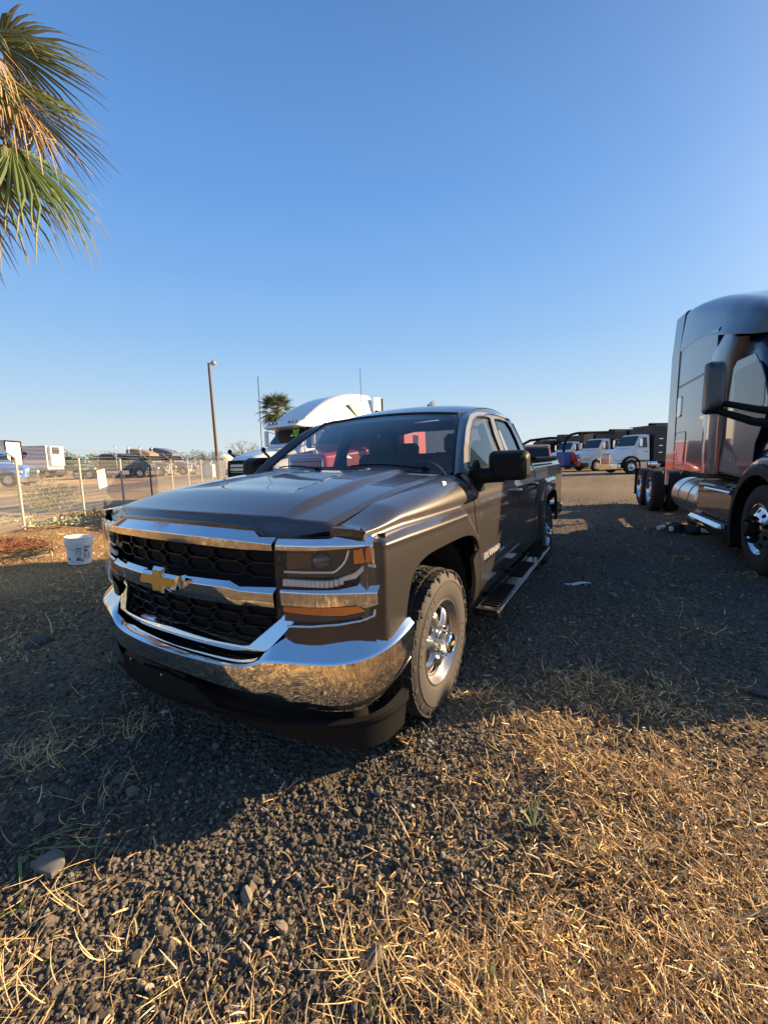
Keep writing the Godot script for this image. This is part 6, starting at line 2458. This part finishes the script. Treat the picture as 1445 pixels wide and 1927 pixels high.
func leaf_cloud(m: M, c: Vector3, rad: Vector3, n: int, size: float, flat := .0) -> void:
	for i in n:
		var p := Vector3(rng.randfn(), rng.randfn(), rng.randfn()).normalized() * pow(rng.randf(), .45)
		var q := c + p * rad
		var d := Vector3(rng.randfn(), rng.randfn() * (1.0 - flat) + flat, rng.randfn()).normalized()
		var u := d.cross(Vector3(rng.randfn(), rng.randfn(), rng.randfn())).normalized() * size * rng.randf_range(.6, 1.4)
		var v := d.cross(u).normalized() * size * rng.randf_range(.25, .6)
		m.quad(q - u, q - v, q + u, q + v)


func branch(m: M, tips: Array, a: Vector3, d: Vector3, l: float, r: float, depth: int) -> void:
	var b := a + d * l
	var mid := (a + b) / 2 + Vector3(rng.randfn(), rng.randfn(), rng.randfn()) * l * .07
	m.tube([a, mid, b], [r, r * .85, r * .7], 5, false)
	tips.append(b)
	if depth == 0: return
	for k in (3 if depth > 1 else 2):
		var e := (d + Vector3(rng.randfn(), rng.randfn() * .6 + .15, rng.randfn()) * .62).normalized()
		branch(m, tips, b, e, l * rng.randf_range(.6, .82), r * .62, depth - 1)


func grass_tuft(label: String, at: Vector3, blades: Array, mat: Material) -> void:
	var T := thing("grass_tuft", label, "grass tuft", at + Vector3(0, gh(at.x, at.z), 0))
	for b in blades:
		var m := M.new()
		var prev := []
		for i in 9:
			var t := i / 8.0
			var az: float = b[0]
			var c := Vector3(cos(az) * b[2] * t, b[1] * (t * 1.5 - .9 * t * t * b[4]), sin(az) * b[2] * t)
			var s: Vector3 = Vector3(-sin(az), 0, cos(az)) * b[3] * (1.0 - pow(t, 2.5)) * .5
			var cur := [c - s, c + Vector3(0, -b[3] * .2, 0), c + s]
			if i > 0:
				for k in 2: m.quad(prev[k], prev[k + 1], cur[k + 1], cur[k])
			prev = cur
		part(T, "blade", m, mat, 60)


func make_plants() -> void:
	var R := Vector3(.865, -.022, -.501)
	var F := Vector3(-.504, 0, -.864)
	var dir := func(r: float, u: float, f: float) -> Vector3: return R * r + Vector3(0, 1, 0) * u + F * f
	# big palm at the left: the leaves seen, then the others round the crown
	var L := [
		[dir.call(1.5, 1.15, -.25), 1.15, 1.15, .18, dir.call(-.5, .5, -.9), 0],
		[dir.call(1.0, 1.5, .1), 1.2, 1.15, .15, dir.call(-.6, .4, -.7), 0],
		[dir.call(1.7, .32, .4), 1.2, 1.15, .45, Vector3.UP, 1],
		[dir.call(1.9, .0, -.1), 1.25, 1.25, .40, dir.call(.1, .9, -.5), 1],
		[dir.call(1.9, -.55, .0), 1.25, 1.20, .45, dir.call(.3, .9, -.6), 1],
		[dir.call(1.15, -.45, -.75), 1.2, 1.25, .55, Vector3.UP, 2],
		[dir.call(1.75, -1.35, .1), 1.65, 1.15, .9, dir.call(.6, .6, -.6), 0],
		[dir.call(1.1, -1.4, -.25), 1.55, 1.2, .8, dir.call(.5, .5, -.8), 0],
		[dir.call(1.5, -.2, .9), 1.2, 1.15, .5, Vector3.UP, 0],
		[dir.call(1.2, -1.0, .7), 1.3, 1.1, .7, Vector3.UP, 1],
		[dir.call(.6, -1.4, -.5), 1.3, 1.1, .9, Vector3.UP, 3],
		[dir.call(1.35, .75, -.8), 1.1, 1.1, .3, dir.call(-.3, .7, -.4), 1],
		[dir.call(1.5, .15, -.5), 1.15, .95, 1.5, Vector3.UP, 3],
		[dir.call(1.75, -.2, .35), 1.1, .85, 1.6, Vector3.UP, 3],
		[dir.call(.9, .1, -.9), 1.1, 1.0, 1.5, Vector3.UP, 3],
	]
	for i in 22:
		var a := TAU * i / 22.0 + rng.randf() * .2
		var e := lerpf(1.2, -1.3, fmod(i * .381966, 1.0))
		var v := Vector3(cos(a), e, sin(a))
		if v.dot(R) > .35: continue
		L.append([v, rng.randf_range(1.0, 1.3), rng.randf_range(1.0, 1.2), .3 if e > 0 else .7, Vector3.UP, 0 if e > -.5 else 3])
	for l in L:
		l[1] *= 1.12
		l[2] *= 1.22
	palm("tall fan palm at the left edge, green leaves with hanging dead stems", Vector3(-7.15, 0, -.15), 7.30, L, 1.0, 36, true)
	var L2 := []
	for i in 34:
		var a := i * 2.39996
		var e := lerpf(1.7, -.9, i / 33.0)
		L2.append([Vector3(cos(a), e, sin(a)), .75, .95, .25 + .3 * (i / 33.0), Vector3.UP, 0 if i % 3 else 1])
	palm("distant fan palm rising behind the white semi", Vector3(-20.4, 0, -20.7), 5.2, L2, 1.0, 22, false)

	# bush by the fence, low plants, bare tree, orchard
	var S := thing("shrub", "sparse grey-green shrub growing at the chain-link fence", "shrub", Vector3(-12.75, 0, -3.55))
	var tw := M.new()
	var tips := []
	for i in 15:
		var a := rng.randf() * TAU
		branch(tw, tips, Vector3(cos(a) * .12, 0, sin(a) * .12), Vector3(cos(a) * rng.randf_range(.3, 1.0), 1, sin(a) * rng.randf_range(.3, 1.0)).normalized(), rng.randf_range(.32, .50), .008, 2)
	part(S, "stems", tw, mt("twig", Color(.16, .13, .08), .9))
	var lv := M.new()
	for t in tips: leaf_cloud(lv, t, Vector3(.12, .10, .12), 12, .030)
	part(S, "foliage", lv, two_tone("shrub_leaf", Color(.21, .23, .12)))
	var gd := M.new()
	for t in tips:
		if t.y < .5: leaf_cloud(gd, t * Vector3(1, .6, 1), Vector3(.1, .06, .1), 5, .03)
	part(S, "dry_foliage", gd, two_tone("shrub_dry", Color(.33, .24, .11)))
	var G := thing("ground_cover_plant", "pale silvery low plant with broad leaves before the fence, left of the pickup", "plant", Vector3(-9.7, .03, -2.45))
	var pl := M.new()
	for i in 260:
		var a := rng.randf() * TAU
		var r := sqrt(rng.randf()) * .75
		var c := Vector3(cos(a) * r, .06 + .16 * (1.0 - r / .75) * rng.randf(), sin(a) * r)
		var u := Vector3(rng.randfn(), rng.randf() * .5, rng.randfn()).normalized() * rng.randf_range(.035, .075)
		var w := u.cross(Vector3(rng.randfn() * .4, 1, rng.randfn() * .4)).normalized() * u.length() * .42
		var up := Vector3(0, .012, 0)
		pl.quad(c - u, c - w + up, c + u, c + w + up)
	part(G, "foliage", pl, two_tone("silver_leaf", Color(.42, .45, .28)))
	for q in [[-10.7, -3.55, .8, "dark matted weeds along the fence foot behind the bucket"], [-11.6, -1.9, .9, "pale dry weeds at the foot of the leftmost fence post"]]:
		var o := M.new()
		for i in 500:
			var a := rng.randf() * TAU
			var r: float = sqrt(rng.randf()) * q[2]
			leaf_cloud(o, Vector3(cos(a) * r, .05 + .08 * rng.randf(), sin(a) * r), Vector3(.05, .05, .05), 1, .035)
		var w := one("weeds", o, two_tone("weed_dark", Color(.11, .10, .055)) if q[2] < .85 else two_tone("weed_pale", Color(.36, .33, .16)), q[3], "weeds")
		w.position = Vector3(q[0], .03, q[1])
	var TW := thing("twig_pile", "heap of dark twigs and rust-brown stalks at the left edge", "twig pile", Vector3(-6.3, 0, -.62))
	for i in 46:
		var m := M.new()
		var a := rng.randf() * TAU
		var c := Vector3(rng.randfn() * .16, .03 + rng.randf() * .05, rng.randfn() * .14)
		var d := Vector3(cos(a), rng.randfn() * .25, sin(a)) * rng.randf_range(.08, .2)
		m.tube([c - d, c + Vector3(0, .015, 0), c + d], .007, 5)
		part(TW, "twig", m, mt("twig_dark", Color(.03, .024, .02), .9))
	var stick := M.new()
	stick.tube([Vector3(.25, .02, .12), Vector3(.42, .05, -.12)], .012, 6)
	part(TW, "pale_stick", stick, mt("stick_pale", Color(.55, .48, .34), .8))
	var RB := M.new()
	for i in 900:
		var a := rng.randf() * TAU
		var r := sqrt(rng.randf()) * .75
		var c := Vector3(cos(a) * r, .03 + .22 * (1.0 - r / .75) * rng.randf(), sin(a) * r)
		var b := rng.randf() * TAU
		var d := Vector3(cos(b), rng.randfn() * .3, sin(b)) * rng.randf_range(.05, .15)
		RB.tube([c - d, c + d], .004, 3, false)
	var rn := one("stalk_heap", RB, mt("stalk_rust", Color(.20, .085, .045), .9), "heap of rust-brown dry stalks cut by the left edge", "dry stalks")
	rn.position = Vector3(-7.6, .0, -.55)
	var B := thing("bare_tree", "thin half-bare tree standing behind the white semi's hood", "tree", Vector3(-30.4, 0, -26.1))
	var bw := M.new()
	var bt := []
	branch(bw, bt, Vector3.ZERO, Vector3(0, 1, 0), 1.3, .09, 4)
	branch(bw, bt, Vector3(.1, 0, .1), Vector3(.5, .9, .2).normalized(), 1.2, .07, 3)
	branch(bw, bt, Vector3(-.1, 0, 0), Vector3(-.5, .9, -.2).normalized(), 1.2, .07, 3)
	part(B, "trunk", bw, mt("twig", Color.BLACK))
	var bl := M.new()
	for t in bt: leaf_cloud(bl, t, Vector3(.22, .2, .22), 4, .05)
	part(B, "crown", bl, two_tone("dry_leaf", Color(.20, .18, .10)))
	var om := M.new()
	for row in 2:
		for i in 90:
			var s := i * 1.75 + rng.randf() * .6 - 12.0
			var base := Vector3(-58, 0, -30) + Vector3(-.775, 0, .632) * (34.0 + row * 6.0) + Vector3(.632, 0, -.775).rotated(Vector3.UP, .35) * (s - 40) + Vector3(rng.randfn(), 0, rng.randfn()) * .6
			var hh := rng.randf_range(3.2, 4.3)
			for k in 4: leaf_cloud(om, base + Vector3(rng.randfn() * .7, hh * (.28 + .17 * k), rng.randfn() * .7), Vector3(1.4, .8, 1.4), 90, .16)
	var orch := one("orchard", om, two_tone("orchard_leaf", Color(.060, .085, .030)), "dark green orchard trees in a line on the left horizon", "trees")
	orch.set_meta("kind", "stuff")
	# single green blades in the foreground
	var g1 := two_tone("grass_green", Color(.12, .20, .035), .4)
	var g2 := two_tone("grass_pale", Color(.30, .34, .07), .4)
	grass_tuft("long green grass blades at the lower left edge", Vector3(-.06, 0, 1.56), [[-.5, .05, .36, .010, 1.2], [-.75, .11, .30, .008, 1.4], [.3, .02, .22, .011, 1.0], [-.2, .03, .30, .008, 1.1]], g1)
	grass_tuft("small green weed below the long blades at the left edge", Vector3(.17, 0, 1.64), [[-.2, .02, .09, .009, 1.0], [-1.2, .05, .05, .010, .9], [1.6, .02, .07, .01, 1.0]], g1)
	grass_tuft("green grass tuft with arched blades in the sunny straw", Vector3(1.56, 0, .55), [[3.5, .11, .10, .008, 1.3], [4.2, .12, .10, .007, 1.3], [5.0, .16, .06, .006, 1.1], [5.6, .15, .12, .007, 1.3], [2.9, .06, .12, .007, 1.4], [4.6, .17, .10, .006, 1.3]], g1)
	grass_tuft("upright pair of green shoots right of the arched tuft", Vector3(1.76, 0, .57), [[4.4, .10, .02, .007, .8], [5.2, .08, .03, .006, .8], [2.0, .04, .02, .006, .8]], g1)
	grass_tuft("single yellow-green leaf lying on the straw", Vector3(1.70, 0, .83), [[5.6, .03, .075, .016, .6]], g2)
	grass_tuft("pale green leaf standing near the bottom of the picture", Vector3(1.55, 0, 1.09), [[4.6, .07, .01, .020, .7], [4.0, .03, .04, .012, .9]], g2)
	grass_tuft("two green shoots at the very bottom", Vector3(1.30, 0, 1.31), [[4.2, .05, .02, .01, .8], [5.4, .05, .03, .008, .9]], g1)
	grass_tuft("faint green weed in the shade by the running board", Vector3(1.12, 0, -.75), [[.5, .12, .05, .006, .9], [1.5, .10, .06, .006, .9], [3.0, .14, .03, .006, .8], [5.0, .11, .05, .006, .9]], g1)
	grass_tuft("green weed in the semi's shadow right of the pickup", Vector3(2.0, 0, -1.55), [[.5, .08, .06, .006, .9], [2.2, .09, .05, .006, .9], [4.0, .07, .06, .006, .9]], g1)
